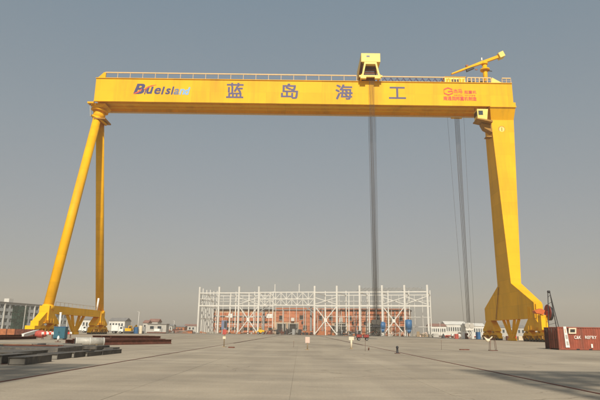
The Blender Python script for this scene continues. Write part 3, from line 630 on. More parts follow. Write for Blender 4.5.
def silo(px, w_, z0, z1, label):
    p = Wp(pu(px,-14),-14,0); t = thing('silo', label, 'silo', p, 'blue silos by the steel frame'); r = w_/2
    b = tube('body', p+Vector((0,0,z0+0.5)), p+Vector((0,0,z1)), r, 'blue_paint', t, n=20)
    tube('cone', p+Vector((0,0,z0-1.4)), p+Vector((0,0,z0+0.5)), 0.4, 'blue_paint', t, r2=r, n=20)
    tube('lid', p+Vector((0,0,z1)), p+Vector((0,0,z1+0.35)), r*0.98, 'blue_paint', t, r2=r*0.3, n=20)
    for k in range(4): a = math.pi/4+k*math.pi/2; c_ = Vector((math.cos(a)*r*0.92, math.sin(a)*r*0.92, 0)); bar('leg', p+c_, p+c_+Vector((0,0,z0+1.2)), 0.28, 0.28, 'steel_grey', t)
    tube('filler_pipe', p+Vector((r+0.15,-0.3,0.5)), p+Vector((r+0.15,-0.3,z1-0.3)), 0.12, 'steel_grey', t, n=8)
silo(382.6, 2.9, 3.2, 7.1, 'smaller blue silo left of the other beside the hanging ropes')
silo(408.6, 3.5, 3.0, 8.4, 'taller blue silo at the right end of the brick building')
def wheel(parent, c, r, w_, ax='Y', m='rubber'):
    d = Vector((0,w_/2,0)) if ax == 'Y' else Vector((w_/2,0,0)); c = Vector(c)
    o = tube('wheel', c-d, c+d, r, m, parent, n=18); tube('rim', c-d*1.06, c+d*1.06, r*0.5, 'steel_grey', o, n=12); return o
def loader(p, label):
    t = thing('wheel_loader', label, 'loader', p); x, y, z = p
    prism('body', [(x-0.2,1.0),(x+3.0,1.0),(x+3.2,2.2),(x+1.2,2.4),(x-0.2,2.0)], 'Y', y-1.0, y+1.0, 'yellow', t)
    c = prism('cab', [(x-0.1,2.0),(x+1.4,2.4),(x+1.3,3.7),(x+0.2,3.7)], 'Y', y-0.8, y+0.8, 'yellow', t)
    box('window', (x+0.75,y-0.82,3.05), (0.8,0.03,0.9), 'glass', c)
    prism('lift_arm', [(x-2.2,0.7),(x+0.1,1.9),(x+0.1,2.2),(x-2.2,1.1)], 'Y', y-0.5, y+0.5, 'yellow', t)
    prism('bucket', [(x-2.1,0.3),(x-3.2,0.25),(x-2.4,0.6),(x-2.3,1.5),(x-2.0,1.4)], 'Y', y-1.3, y+1.3, 'dark_steel', t)
    for wx in (x-0.2, x+2.4):
        for s in (-1, 1): wheel(t, (wx,y+1.1*s,0.75), 0.75, 0.5)
q = Wp(pu(259.5,-10),-10,0); loader((q.x-0.3,q.y,0), 'yellow wheel loader below the steel frame')
def heap(px0, px1, v, h, n, ms, label, cat='scrap heap', name='scrap_heap'):
    p = Wp(pu((px0+px1)/2,v),v,0); t = thing(name, label, cat, p); ua, ub = pu(px0,v), pu(px1,v)
    for i in range(n):
        u0 = ua+(ub-ua)*random.random(); l_ = random.uniform(0.5,1.0)*min(6, (ub-ua)*0.6); z = random.uniform(0.15,h*0.75); a = random.uniform(-0.35,0.35); m = random.choice(ms)
        if i % 3 == 0: bar('beam', Wp(u0-l_/2,v+random.uniform(-1,1),max(0.15,z-a*l_/2)), Wp(u0+l_/2,v+random.uniform(-1,1),max(0.15,z+a*l_/2)), 0.3, 0.35, m, t)
        elif i % 3 == 1: tube('pipe', Wp(u0,v+random.uniform(-1.5,1.5),0), Wp(u0+random.uniform(-.6,.6),v,h*random.uniform(0.5,1.0)), 0.22, m, t, n=8)
        else: box('crate', Wp(u0,v+random.uniform(-1,1),0.15+z/2), (random.uniform(0.8,2.0),1.2,0.3+z), m, t, WROT)
heap(275,288,-4,4.2,22,['black','dark_steel','rust'],'dark machine parts heaped in front of the left doorway')
heap(289,302,-4,4.0,22,['black','dark_steel','steel_grey'],'dark scaffold pipes heaped in front of the right doorway')
heap(302,312,-6,2.0,10,['black','rust'],'low black heap at the foot of the grey inner column')
heap(338,352,-4,3.6,20,['steel_grey','dark_steel','black'],'grey machine parts heaped before the third doorway')
heap(353,360,-4,4.2,8,['steel_grey','black'],'narrow dark pipe stack beside the white column')
heap(200,215,-5,1.6,14,['concrete_grey','rust_orange','steel_white'],'pale rubble at the left corner of the steel frame')
heap(228,257,-5,1.3,18,['rust_orange','concrete_grey','dark_steel'],'low orange rubble strip under the crossed braces')
heap(263,274,-5,3.0,12,['concrete_grey','rust','wood'],'brown building rubble beside the yellow loader')
heap(369,381,-6,2.6,14,['black','rust','dark_steel'],'dark rubble under the smaller blue silo')
heap(390,403,-3,2.6,14,['rust_orange','concrete_grey','pink'],'pinkish rubble behind the right crossed braces')
heap(415,429,-3,3.4,16,['wall_stone','concrete_grey','wood','pink'],'pale timber and rubble heap at the right end column')
q = Wp(pu(223.8,-3),-3,0)
gk = thing('generator_cabinet', 'dark upright cabinet standing behind the white columns left of the crossed braces', 'cabinet', q)
box('stand', q+Vector((0,0,1.2)), (2.2,1.8,2.4), 'steel_grey', gk); cbx = box('housing', q+Vector((0.3,0,5.0)), (3.2,2.2,5.2), 'bluegrey', gk, bev=0.1)
box('door', q+Vector((1.0,-1.13,5.2)), (1.4,0.05,4.0), 'black', cbx)

# red cart on the yard
q = gnd(362.6, 340.6); t = thing('flat_cart', 'small red four wheeled cart out on the open yard', 'cart', q)
for s, wx in ((-1,-0.75), (1,0.75)):
    bx_ = box('bin', q+Vector((wx,0,0.95)), (1.1,1.2,0.6), 'red_dark', t, bev=0.05); box('bin_rim', q+Vector((wx,0,1.28)), (1.2,1.3,0.06), 'rust', bx_)
box('chassis', q+Vector((0,0,0.6)), (2.7,1.0,0.12), 'black', t)
for wx in (-0.85, 0.85):
    for s in (-1, 1): wheel(t, q+Vector((wx,0.6*s,0.3)), 0.3, 0.2)
bar('drawbar', q+Vector((-1.35,0,0.55)), q+Vector((-2.0,0,0.3)), 0.08, 0.08, 'black', t)

# ------------------------------------------------------------------ posts, boards and small things on the yard
def board_post(px, py, hpost, boards, label, cat, pm='wood', pr=0.05):
    p = gnd(px, py); t = thing(cat.replace(' ', '_'), label, cat, p)
    tube('post', p, p+Vector((0,0,hpost)), pr, pm, t, n=8); box('foot', p+Vector((0,0,0.03)), (0.34,0.34,0.06), 'wood', t)
    for (z0, z1, w_, m) in boards: box('board', p+Vector((0,-0.07,(z0+z1)/2)), (w_,0.04,z1-z0), m, t, bev=0.01)
    return t
board_post(223.9, 347.2, 1.9, [(1.24,1.74,0.4,'red_faded'), (0.8,1.05,0.3,'cream')], 'thin marker post with a red board above a cream board', 'marker post')
board_post(307.4, 350.0, 0.8, [(0.62,1.16,0.42,'pink')], 'low post with a square pale pink board', 'sign post')
board_post(351.4, 349.0, 1.0, [(0.86,1.2,0.52,'cream')], 'stout cream post with a small white board on top', 'sign post', 'cream', 0.1)
p = gnd(397.4, 353.6); t = thing('bollard', 'short dark iron bollard standing at the right rail', 'bollard', p)
prof = [(0.13,0.0),(0.13,0.05),(0.085,0.08),(0.08,0.4),(0.11,0.46),(0.11,0.52),(0.05,0.6)]; n = 14
link('body', pyd('body', [(a*math.cos(2*math.pi*k/n), a*math.sin(2*math.pi*k/n), z) for a, z in prof for k in range(n)], [(i*n+k, i*n+(k+1) % n, (i+1)*n+(k+1) % n, (i+1)*n+k) for i in range(len(prof)-1) for k in range(n)]+[tuple(range((len(prof)-1)*n, len(prof)*n))], 'black', True), p, t)
box('base_plate', p+Vector((0,0,0.02)), (0.4,0.4,0.04), 'rust', t)
def plank(px, py, l_, h, m, label, rz=0.0, cat='plank'):
    p = gnd(px, py); t = thing(cat.replace(' ', '_'), label, cat, p)
    for i in range(2): box('board', p+Vector((random.uniform(-.03,.03),0.13*i,h/2)), (l_,0.12,h), m, t, rz, 0.008)
plank(231.5, 348.0, 0.62, 0.11, 'rust', 'short rusty plank lying beside the red marker post')
plank(464.5, 350.2, 0.95, 0.1, 'rust', 'dark rusty plank lying left of the wire stand')
plank(25.0, 346.4, 0.95, 0.13, 'rust', 'brown plank lying behind the dark steel sections', 0.1)
p = gnd(493, 350.8); t = thing('wire_stand', 'thin iron stand with a cream rag draped on its left corner', 'stand', p)
for dx in (-0.28, 0.28):
    for dy in (-0.2, 0.2): tube('leg', p+Vector((dx*1.15,dy,0.05)), p+Vector((dx*0.85,dy*0.8,1.15)), 0.022, 'rust', t, n=6)
    bar('cross_bar', p+Vector((dx*0.9,-0.18,1.15)), p+Vector((dx*0.9,0.18,1.15)), 0.04, 0.04, 'rust', t)
for dy in (-0.18, 0.18): bar('top_bar', p+Vector((-0.3,dy,1.17)), p+Vector((0.3,dy,1.17)), 0.04, 0.04, 'rust', t)
box('base', p+Vector((0,0,0.03)), (0.85,0.5,0.06), 'rust', t)
bar('arm', p+Vector((-0.25,0,1.17)), p+Vector((-0.75,0,1.4)), 0.04, 0.04, 'rust', t)
vs_ = []; fs = []; n = 10
for i in range(n+1):
    f_ = i/n; x = -0.85+0.85*f_; zt = 1.42-0.28*math.sin(f_*math.pi)+0.02*math.sin(9*f_)
    for k, (yy, dz) in enumerate(((-0.16,-0.16-0.1*math.sin(f_*6)), (-0.13,0.0), (0.0,0.05), (0.13,0.0), (0.16,-0.2))): vs_.append((x, yy+0.02*math.sin(7*f_+k), zt+dz*(0.4+0.9*math.sin(f_*math.pi))))
for i in range(n):
    for k in range(4): fs.append((i*5+k, i*5+k+1, i*5+k+6, i*5+k+5))
rag = link('rag', pyd('rag', vs_, fs, 'cream', True), p, t); sm = rag.modifiers.new('s', 'SOLIDIFY'); sm.thickness = 0.015
for px, py, h in ((365.2,351.2,0.95), (368.6,350.4,0.22), (293.5,347.5,0.6), (441.5,350,0.9)):
    p = gnd(px, py); t = thing('survey_stake', {365.2: 'thin rusty survey stake right of the white topped post', 368.6: 'short brown stub just right of the thin survey stake', 293.5: 'faint thin stake left of the pink board', 441.5: 'thin stake alone on the yard left of the wire stand'}[px], 'stake', p)
    tube('rod', p, p+Vector((0.02,0,h)), 0.012 if h > 0.3 else 0.06, 'rust', t, n=6); tube('cap', p+Vector((0.02,0,h)), p+Vector((0.02,0,h+0.05)), 0.035 if h > 0.3 else 0.08, 'wood', t, n=8)

# ------------------------------------------------------------------ shipping containers on the right
def container(x0, y0, lx, ly, h, m, label, text_on=False):
    t = thing('shipping_container', label, 'container', (x0+lx/2, y0+ly/2, 0))
    z0, z1 = 0.16, h-0.12
    def corr(name, a, b, nrm, n, m_):        # trapezoid corrugated wall from a to b
        a, b = Vector(a), Vector(b); d = (b-a); vs_ = []; pr = [(0,0),(0.22,0),(0.34,1),(0.66,1),(0.78,0)]
        for i in range(n):
            for f_, o in pr: q = a + d*((i+f_)/n) + Vector(nrm)*(-0.036*o); vs_ += [q, q+Vector((0,0,z1-z0))]
        vs_ += [b, b+Vector((0,0,z1-z0))]; k = len(vs_)//2
        return link(name, pyd(name, [v-a for v in vs_], [(2*i,2*i+2,2*i+3,2*i+1) for i in range(k-1)], m_), a, t)
    ns = int(lx/0.28)
    corr('side_wall', (x0+0.1,y0+0.05,z0), (x0+lx-0.1,y0+0.05,z0), (0,-1,0), ns, m); corr('side_wall', (x0+0.1,y0+ly-0.05,z0), (x0+lx-0.1,y0+ly-0.05,z0), (0,1,0), ns, m)
    corr('end_wall', (x0+lx-0.05,y0+0.1,z0), (x0+lx-0.05,y0+ly-0.1,z0), (1,0,0), 8, m)
    for s in (0, 1):
        dr = box2('door', (x0+0.03,y0+0.12+s*(ly/2-0.11),z0), (x0+0.09,y0+ly/2-0.01+s*(ly/2-0.11),z1), m, t)
        for f_ in (0.3, 0.7):
            yy = y0+0.12+s*(ly/2-0.11)+f_*(ly/2-0.13); tube('lock_rod', (x0+0.0,yy,z0+0.02), (x0+0.0,yy,z1-0.02), 0.022, 'dark_steel', dr, n=6)
            box('handle', (x0-0.02,yy,1.15), (0.03,0.3,0.05), 'dark_steel', dr)
    box2('roof', (x0+0.05,y0+0.05,z1+0.003), (x0+lx-0.05,y0+ly-0.05,h-0.04), m, t); box2('floor', (x0+0.1,y0+0.1,0.08), (x0+lx-0.1,y0+ly-0.1,z0-0.003), 'black', t)
    for yy in (y0+0.06, y0+ly-0.06):
        box('top_rail', (x0+lx/2,yy,h-0.06), (lx-0.36,0.12,0.1), m, t); box('bottom_rail', (x0+lx/2,yy,0.12), (lx-0.36,0.12,0.16), m, t)
        for xx in (x0+0.08, x0+lx-0.08):
            box('corner_post', (xx,yy,h/2), (0.16,0.12,h-0.26), m, t)
            for zz in (0.065, h-0.065): box('corner_casting', (xx,yy,zz), (0.178,0.162,0.118), m, t)
    for f_ in (0.36, 0.6): box('fork_pocket', (x0+lx*f_,y0-0.005,0.1), (0.36,0.03,0.12), 'black', t)
    return t
CY = 65.3; CX = gx(559.4, CY)
ct = container(CX, CY, 6.06, 2.44, 2.62, 'container_red', 'red shipping container with white lettering and a white banner')
def cpt(px, py): return atY(px, py, CY-0.012)
def cplate(name, pts, m, y=CY-0.02, th=0.012, parent=ct): return prism(name, [(v.x, v.z) for v in (atY(px, py, y) for px, py in pts)], 'Y', y-th, y, m, parent)
bn = cplate('banner', [(563.2,326.6),(566.0,326.6),(570.0,347.6),(565.9,347.6)], 'white_paint')
cplate('banner_mark', [(564.0,328.6),(565.6,328.6),(566.6,333.0),(565.0,333.0)], 'pink', CY-0.034, 0.004, bn)
cplate('banner_mark', [(565.1,334.8),(567.2,334.8),(568.0,339.0),(565.8,339.0)], 'wall_stone', CY-0.034, 0.004, bn)
cplate('banner_mark', [(566.2,341.4),(568.2,341.4),(569.0,345.4),(566.8,345.4)], 'wall_stone', CY-0.034, 0.004, bn)
wf = cplate('window', [(568.6,328.0),(576.2,328.0),(576.2,333.8),(568.6,333.8)], 'cream', CY-0.02, 0.03)
cplate('pane', [(570.2,329.3),(575.0,329.3),(575.0,332.4),(570.2,332.4)], 'opening', CY-0.053, 0.01, wf)
cplate('awning_strut', [(567.4,328.2),(568.0,328.2),(568.0,333.2),(567.4,333.2)], 'black', CY-0.02, 0.05, wf)
for s_, px, wpx, hpx, py in (('C&K',577.5,6.6,3.0,337.4), ('REF\'RY',590.8,11.4,3.0,337.4), ('1',592.0,1.6,3.6,346.0)):
    a = atY(px-wpx/2, py, CY-0.02); b = atY(px+wpx/2, py, CY-0.02); c = atY(px, py, CY-0.02); k = hpx*(CY/556)
    text('lettering', s_, (c.x, CY-0.012, c.z), 'white_paint', k, ct, width=(b-a).length, bold=0.015)
container(CX+0.5, CY+2.6, 6.06, 2.2, 2.6, 'container_dark', 'dark brown container hidden close behind the red one')

# ------------------------------------------------------------------ steel stock on the left of the yard
def section(px0, px1, pyb, h, length, label, m='dark_steel', yaw=0.02, cat='steel section', group='dark steel sections on the yard'):
    """box section whose near end face spans px0..px1 on the ground row pyb and which runs back from there"""
    a = gnd(px0, pyb); b = gnd(px1, pyb); w_ = (b-a).length; c = (a+b)/2; t = thing('steel_section', label, cat, c, group)
    d = Vector((math.sin(yaw), math.cos(yaw), 0)); s = Vector((d.y, -d.x, 0)); th = 0.03
    def pc(name, x0, x1, z0, z1, y0, y1, m_): 
        v = [s*x + d*y + Vector((0,0,z)) for x in (x0,x1) for y in (y0,y1) for z in (z0,z1)]; return link(name, pyd(name, v, CUBE_F, m_), c, t)
    pc('web', -w_/2, -w_/2+th, 0.0, h, 0, length, m); pc('web', w_/2-th, w_/2, 0.0, h, 0, length, m)
    pc('top_plate', -w_/2-0.02, w_/2+0.02, h+0.001, h+0.03, -0.02, length+0.02, m); pc('bottom_plate', -w_/2+th, w_/2-th, 0.0, 0.03, 0.01, length-0.01, m)
    if h > 0.32: pc('bottom_flange', w_/2+0.001, w_/2+0.07, 0.0, 0.019, 0.0, length, 'rust')
    pc('end_plate', -w_/2+th+0.002, w_/2-th-0.002, 0.031, h-0.001, 0.05, 0.08, 'slab_end')  # paler colour paints sunlight onto the near end face
    return t
section(7, 25.5, 365.2, 0.31, 2.9, 'nearest dark steel box section with its pale end facing us', yaw=-0.04)
section(-16, 2, 364.4, 0.36, 3.2, 'dark steel box section cut by the left picture edge', yaw=-0.05)
section(61.5, 74.5, 358.0, 0.28, 3.0, 'steel box section with a pale end, left of three in a row', yaw=0.0)
section(77.5, 87.5, 356.8, 0.22, 3.0, 'steel box section with a pale end, middle of three in a row', yaw=0.02)
section(89.5, 103, 355.2, 0.24, 3.4, 'steel box section with a pale end, right of three in a row', yaw=0.03)
section(36, 58, 359.6, 0.26, 3.0, 'wide dark box section just behind the nearest one', yaw=-0.03)
section(-30, 14, 358.6, 0.3, 4.0, 'broad dark box section behind the one at the picture edge', yaw=0.02)
def plate(px0, px1, pyb, z0, h, ln, label, m='dark_steel', rz=0.0):
    a = gnd(px0, pyb); b = gnd(px1, pyb); t = thing('steel_plate', label, 'steel plate', (a+b)/2, 'dark steel plates on the yard'); c = (a+b)/2+Vector((0,ln/2,z0+h/2))
    box('plate', c, ((b-a).length,ln,h), m, t, rz, 0.01)
    for f_ in (-0.4, 0.0, 0.4): box('bearer', Vector((c.x+f_*(b-a).length, c.y, z0/2)), (0.14,ln*0.9,max(0.06,z0-0.004)), 'wood', t, rz)
plate(-30, 60, 354.6, 0.12, 0.3, 2.6, 'long dark plate lying across behind the nearest box section', rz=0.02)
plate(16, 70, 352.6, 0.1, 0.3, 2.6, 'dark plate reaching up to the row of three sections', rz=-0.03)
plate(20, 98, 350.6, 0.1, 0.24, 3.0, 'dark plate behind the row of three steel sections', rz=0.02)
plate(-40, 66, 348.6, 0.1, 0.24, 4.0, 'farthest dark plate running out of the left edge')
plate(66, 114, 350.2, 0.08, 0.12, 1.6, 'thin dark plate reaching farthest right of the steel stock')
p = gnd(18, 350.0)
t = thing('steel_plate', 'pale dusty plate lying flat on top of the dark steel', 'steel plate', p, 'dark steel plates on the yard'); box('plate', p+Vector((0,0,0.48)), (3.4,1.6,0.04), 'slab_end', t, 0.05, 0.008)
p = gnd(42, 349.6)
t = thing('steel_plate', 'smaller pale plate on the dark steel behind the first one', 'steel plate', p, 'dark steel plates on the yard'); box('plate', p+Vector((0.4,1.0,0.44)), (2.2,1.4,0.04), 'slab_end', t, -0.06, 0.008)
def bundle(px, py, z, ln, n_, m, rz, label):
    p = gnd(px, py); t = thing('bar_bundle', label, 'steel bars', p, 'loose bars on the steel stock')
    for i in range(n_): box('bar', p+Vector((random.uniform(-.3,.3), 0.16*i, z+0.03)), (ln*random.uniform(0.75,1.1), 0.07, 0.06), m, t, rz+random.uniform(-.05,.05))
bundle(30, 352.6, 0.43, 3.4, 6, 'rust', 0.04, 'rusty bars lying on the dark plates at the left')
bundle(64, 351.0, 0.41, 2.6, 5, 'slab_end', -0.05, 'pale bars lying on the plate behind the row of three')
bundle(8, 349.0, 0.35, 4.0, 6, 'wood', 0.02, 'timber battens on the farthest dark plate')
bundle(88, 349.2, 0.22, 2.4, 4, 'rust', 0.03, 'short rusty bars on the right end of the plates')
# rusty H-beams
def hbeam(p0, p1, w_, h, m, label, group='rusty beams lying on the yard'):
    p0, p1 = Vector(p0), Vector(p1); t = thing('steel_beam', label, 'steel beam', p0, group); z = Vector((0,0,1)); zb = p0.z
    q0, q1 = Vector((p0.x,p0.y,0)), Vector((p1.x,p1.y,0)); e = 0.035
    bar('flange', q0+z*(zb+e/2), q1+z*(zb+e/2), w_, e, m, t); bar('web', q0+z*(zb+h/2), q1+z*(zb+h/2), 0.03, h-2*e-0.002, m, t); bar('flange', q0+z*(zb+h-e/2), q1+z*(zb+h-e/2), w_, e, m, t)
labs = ['front', 'second', 'third', 'fourth', 'rearmost']
for i in range(5):
    a = gnd(100-7*i, 345.4-0.45*i); b = gnd(171-3*i, 344.0-0.4*i); hbeam((a.x,a.y,0.02), (b.x,b.y,0.02), 0.3, 0.5-0.03*(i % 2), 'rust', labs[i]+' of the long rusty beams right of the silver pipe')
for i in range(3):
    a = gnd(110-9*i, 343.4-0.5*i); b = gnd(160-6*i, 342.9-0.45*i); hbeam((a.x,a.y,0.53), (b.x,b.y,0.53), 0.28, 0.3, 'rust', ['front','middle','back'][i]+' rusty beam of the upper layer right of the silver pipe')
a = gnd(65, 345.6); b = gnd(73, 345.4); hbeam((a.x,a.y,0.0), (b.x,b.y,0.0), 0.4, 0.55, 'rust', 'short rusty beam end left of the silver pipe')
for i, (x0, x1, y0, y1, h) in enumerate(((-20,36,340.4,339.0,0.4), (-20,28,338.8,337.6,0.5), (-20,20,337.0,336.2,0.6))):
    a = gnd(x0, y0); b = gnd(x1, y1); hbeam((a.x,a.y,0.0), (b.x,b.y,0.0), 0.5, h, 'rust', ['front','middle','back'][i]+' rusty beam entering at the left edge behind the dark plates')
# silver pipe
a = gnd(74.5, 346.0); b = gnd(103.8, 346.0); a.z = b.z = 0.4; t = thing('pipe_section', 'short thick silver pipe lying between the rusty beams', 'pipe', (a+b)/2)
tube('shell', a, b, 0.4, 'silver', t, n=28)
for f_ in (0.03, 0.5, 0.97): q = a+(b-a)*f_; dd = (b-a).normalized()*0.03; tube('band', q-dd, q+dd, 0.415, 'steel_white', t, n=28)
for q in (a, b): tube('mouth', q-(b-a).normalized()*0.004*(1 if q is a else -1), q-(b-a).normalized()*0.008*(1 if q is a else -1), 0.34, 'opening', t, n=24)
for f_ in (0.2, 0.8): q = a+(b-a)*f_; box('chock', (q.x,q.y-0.33,0.06), (0.2,0.25,0.12), 'wood', t)
# rusty open skip at the far left, white beam, red drum half, striped barriers, teal tool box
p = gnd(10, 337.2); t = thing('rusty_bin', 'orange rusty steel bin at the left edge', 'bin', p)
for dx, m in ((-0.8,'rust_orange'), (2.4,'rust')):
    box('panel', p+Vector((dx,0.0,0.75)), (3.1 if dx < 0 else 3.2,0.08,1.3), m, t)
for k in range(5): box('rib', p+Vector((-2.2+1.5*k,-0.08,0.75)), (0.14,0.1,1.34), 'rust', t)
box('back_panel', p+Vector((0.8,2.4,0.75)), (6.4,0.08,1.3), 'rust', t); box('floor', p+Vector((0.8,1.2,0.06)), (6.4,2.3,0.1), 'rust', t)
for dx in (-2.36, 4.0): box('end_panel', p+Vector((dx,1.2,0.75)), (0.08,2.3,1.3), 'rust', t)
a = gnd(22.5, 338.2); b = gnd(37, 337.4); t = thing('white_beam', 'white painted beam sloping up beside the red buoy', 'beam', a)
v0, v1 = a+Vector((0,0,0.35)), b+Vector((0,0,1.05)); bar('web', v0, v1, 0.3, 0.5, 'white_paint', t); bar('flange', v0+Vector((0,0,0.28)), v1+Vector((0,0,0.28)), 0.5, 0.06, 'white_paint', t)
for f_ in (0.15, 0.9): q = v0+(v1-v0)*f_; box('prop', (q.x,q.y,(q.z-0.25)/2), (0.3,0.3,q.z-0.25), 'rust', t)
p = gnd(40.5, 338.2); t = thing('buoy', 'faded red buoy lying beside the white beam', 'buoy', p)
prof = [(0.1,-1.0),(0.45,-0.85),(0.6,-0.4),(0.62,0.2),(0.45,0.7),(0.16,1.0)]; n = 18
link('hull', pyd('hull', [(x_*1.0, a_*math.cos(2*math.pi*k/n), 0.66+a_*math.sin(2*math.pi*k/n)) for a_, x_ in prof for k in range(n)], [(i*n+k, i*n+(k+1) % n, (i+1)*n+(k+1) % n, (i+1)*n+k) for i in range(len(prof)-1) for k in range(n)]+[tuple(range(n)), tuple(range((len(prof)-1)*n, len(prof)*n))], 'red_faded', True), p, t)
tube('eye', p+Vector((1.0,0,0.66)), p+Vector((1.3,0,0.66)), 0.12, 'dark_steel', t, n=8)
for i, (px, py, lb) in enumerate(((47,339.4,'lower red and white striped barrier left of the teal box'), (50,337.2,'upper red and white striped barrier left of the teal box'), (66,338.4,'red and white striped barrier right of the teal box'))):
    p = gnd(px, py); t = thing('striped_barrier', lb, 'barrier', p, 'striped barriers near the teal box')
    for k in range(5): bar('stripe', p+Vector((-0.9+0.36*k,0,0.85)), p+Vector((-0.54+0.36*k,0,0.9)), 0.06, 0.34, 'white_paint' if k % 2 == 0 else 'red_paint', t)
    for dx in (-0.7, 0.7): bar('leg', p+Vector((dx,-0.25,0)), p+Vector((dx,0,0.9)), 0.06, 0.06, 'rust', t); bar('leg', p+Vector((dx,0.25,0)), p+Vector((dx,0.02,0.9)), 0.06, 0.06, 'rust', t)
p = gnd(58.2, 339.4); t = thing('tool_box', 'teal steel tool cabinet standing in front of the crane leg', 'cabinet', p)
bd = box('body', p+Vector((0,0.6,0.95)), (1.75,1.1,1.7), 'teal_paint', t, bev=0.04)
for s in (-1, 1): box('door', p+Vector((0.43*s,0.03,0.95)), (0.8,0.04,1.5), 'teal_paint', bd); box('handle', p+Vector((0.1*s,-0.01,1.0)), (0.04,0.04,0.25), 'black', bd)
box('lid', p+Vector((0,0.6,1.84)), (1.85,1.2,0.08), 'blue_paint', t)
for dx in (-0.7, 0.7): box('skid', p+Vector((dx,0.6,0.05)), (0.15,1.1,0.1), 'black', t)
p = gnd(57.8, 342.2); t = thing('bottle_stand', 'small white canister on an iron base before the teal cabinet', 'canister', p)
tube('canister', p+Vector((0,0,0.25)), p+Vector((0,0,0.62)), 0.13, 'white_paint', t, n=12); tube('neck', p+Vector((0,0,0.62)), p+Vector((0,0,0.75)), 0.13, 'white_paint', t, r2=0.05, n=12); tube('stem', p, p+Vector((0,0,0.25)), 0.05, 'rust', t, n=8); box('base', p+Vector((0,0,0.03)), (0.55,0.4,0.06), 'rust', t)
p = gnd(59, 337.0); t = thing('light_mast', 'leaning white mast rising behind the teal cabinet', 'mast', p)
Y_ = p.y; q1 = atY(60.8, 313.5, Y_); q0 = atY(59.2, 331, Y_); tube('pole', (p.x,Y_,0), q0, 0.07, 'steel_grey', t, n=8); tube('mast', q0, q1, 0.17, 'white_paint', t, n=10); box('head', q1+Vector((0,0,0.1)), (0.4,0.3,0.25), 'white_paint', t)

# ================================================================== FAR BUILDINGS
def facade(name, label, P0, P1, h, dep, nb_, fl, wall, glass, cat='building', roofm='roof_grey', base=0.0, wf_=0.55, hf=0.5, green=(), piers=True):
    """block whose front runs P0->P1 (xy); real windows set proud of a recessed reveal"""
    P0, P1 = Vector((P0[0],P0[1],0)), Vector((P1[0],P1[1],0)); d = (P1-P0); Ln = d.length; d.normalize(); n_ = Vector((-d.y,d.x,0))
    if n_.y < 0: n_ = -n_
    rz = math.atan2(d.y,d.x); t = thing(name, label, cat, (P0+P1)/2)
    def fb(nm, u0, u1, z0, z1, v0, v1, m, par=t): q = P0+d*(u0+u1)/2+n_*(v0+v1)/2; return box(nm, (q.x,q.y,(z0+z1)/2), (u1-u0,abs(v1-v0),z1-z0), m, par, rz)
    fb('wall', 0, Ln, 0, h, 0.35, dep, wall)
    fh = (h-base)/fl; bw = Ln/nb_
    for k in range(fl+1):
        z0 = 0 if k == 0 else base+fh*k-fh*(1-hf)/2; z1 = base+fh*k+fh*(1-hf)/2 if k < fl else h; 
        if z1 > z0: fb('spandrel', 0, Ln, z0, z1, 0, 0.348, wall)
    for k in range(fl):
        z0 = base+fh*k+fh*(1-hf)/2+0.01; z1 = base+fh*(k+1)-fh*(1-hf)/2-0.01
        for i in range(nb_):
            u0 = bw*i+bw*(1-wf_)/2; u1 = bw*(i+1)-bw*(1-wf_)/2
            fb('pier', bw*i if i == 0 else bw*i-bw*(1-wf_)/2, u0, z0, z1, 0, 0.345, wall)
            wd_ = fb('window', u0+0.01, u1-0.01, z0, z1, 0.2, 0.34, 'glass_green' if i in green else glass)
            fb('mullion', (u0+u1)/2-0.05, (u0+u1)/2+0.05, z0, z1, 0.13, 0.198, 'wall_white', wd_)
        fb('pier', Ln-bw*(1-wf_)/2, Ln, z0, z1, 0, 0.345, wall)
    fb('roof', -0.3, Ln+0.3, h, h+0.5, -0.4, dep+0.3, roofm); return t, fb, Ln
FY0, FY1 = 300.0, 372.0
P0 = (gx(-48, 262.0), 262.0); P1 = (gx(66, 352.0), 352.0)
hL = atY(0, 303.0, 297).z
t, fb, Ln = facade('office_block', 'long grey block with green stair glass behind the left crane leg', P0, P1, hL, 14, 22, 4, 'wall_grey', 'glass', wf_=0.62, hf=0.56, green=())
for i in range(0, 23, 2):
    if i not in (10,): fb('pilaster', max(0,Ln*i/22-0.35), Ln*i/22+0.35, 0, hL, -0.3, -0.003, 'wall_white')
def fpu(px):
    r = ray(px, 318); o = Vector((P0[0], P0[1], 0)) - EYE; dd = (Vector((P1[0], P1[1], 0)) - Vector((P0[0], P0[1], 0))).normalized()
    det = dd.x*(-r.y) + r.x*dd.y; return (o.x*r.y - r.x*o.y)/det
ga, gb = fpu(11.5), fpu(27.0)
for i in range(6):
    for k in range(7): fb('stair_pane', ga+(gb-ga)*i/6+0.08, ga+(gb-ga)*(i+1)/6-0.08, 1.0+(hL-2.2)*k/7+0.08, 1.0+(hL-2.2)*(k+1)/7-0.08, -0.2, -0.02, 'glass_green')
u0 = Ln*0.42; fb('roof_hatch', u0, u0+3.5, hL+0.5, hL+2.6, 2, 5, 'wall_white')
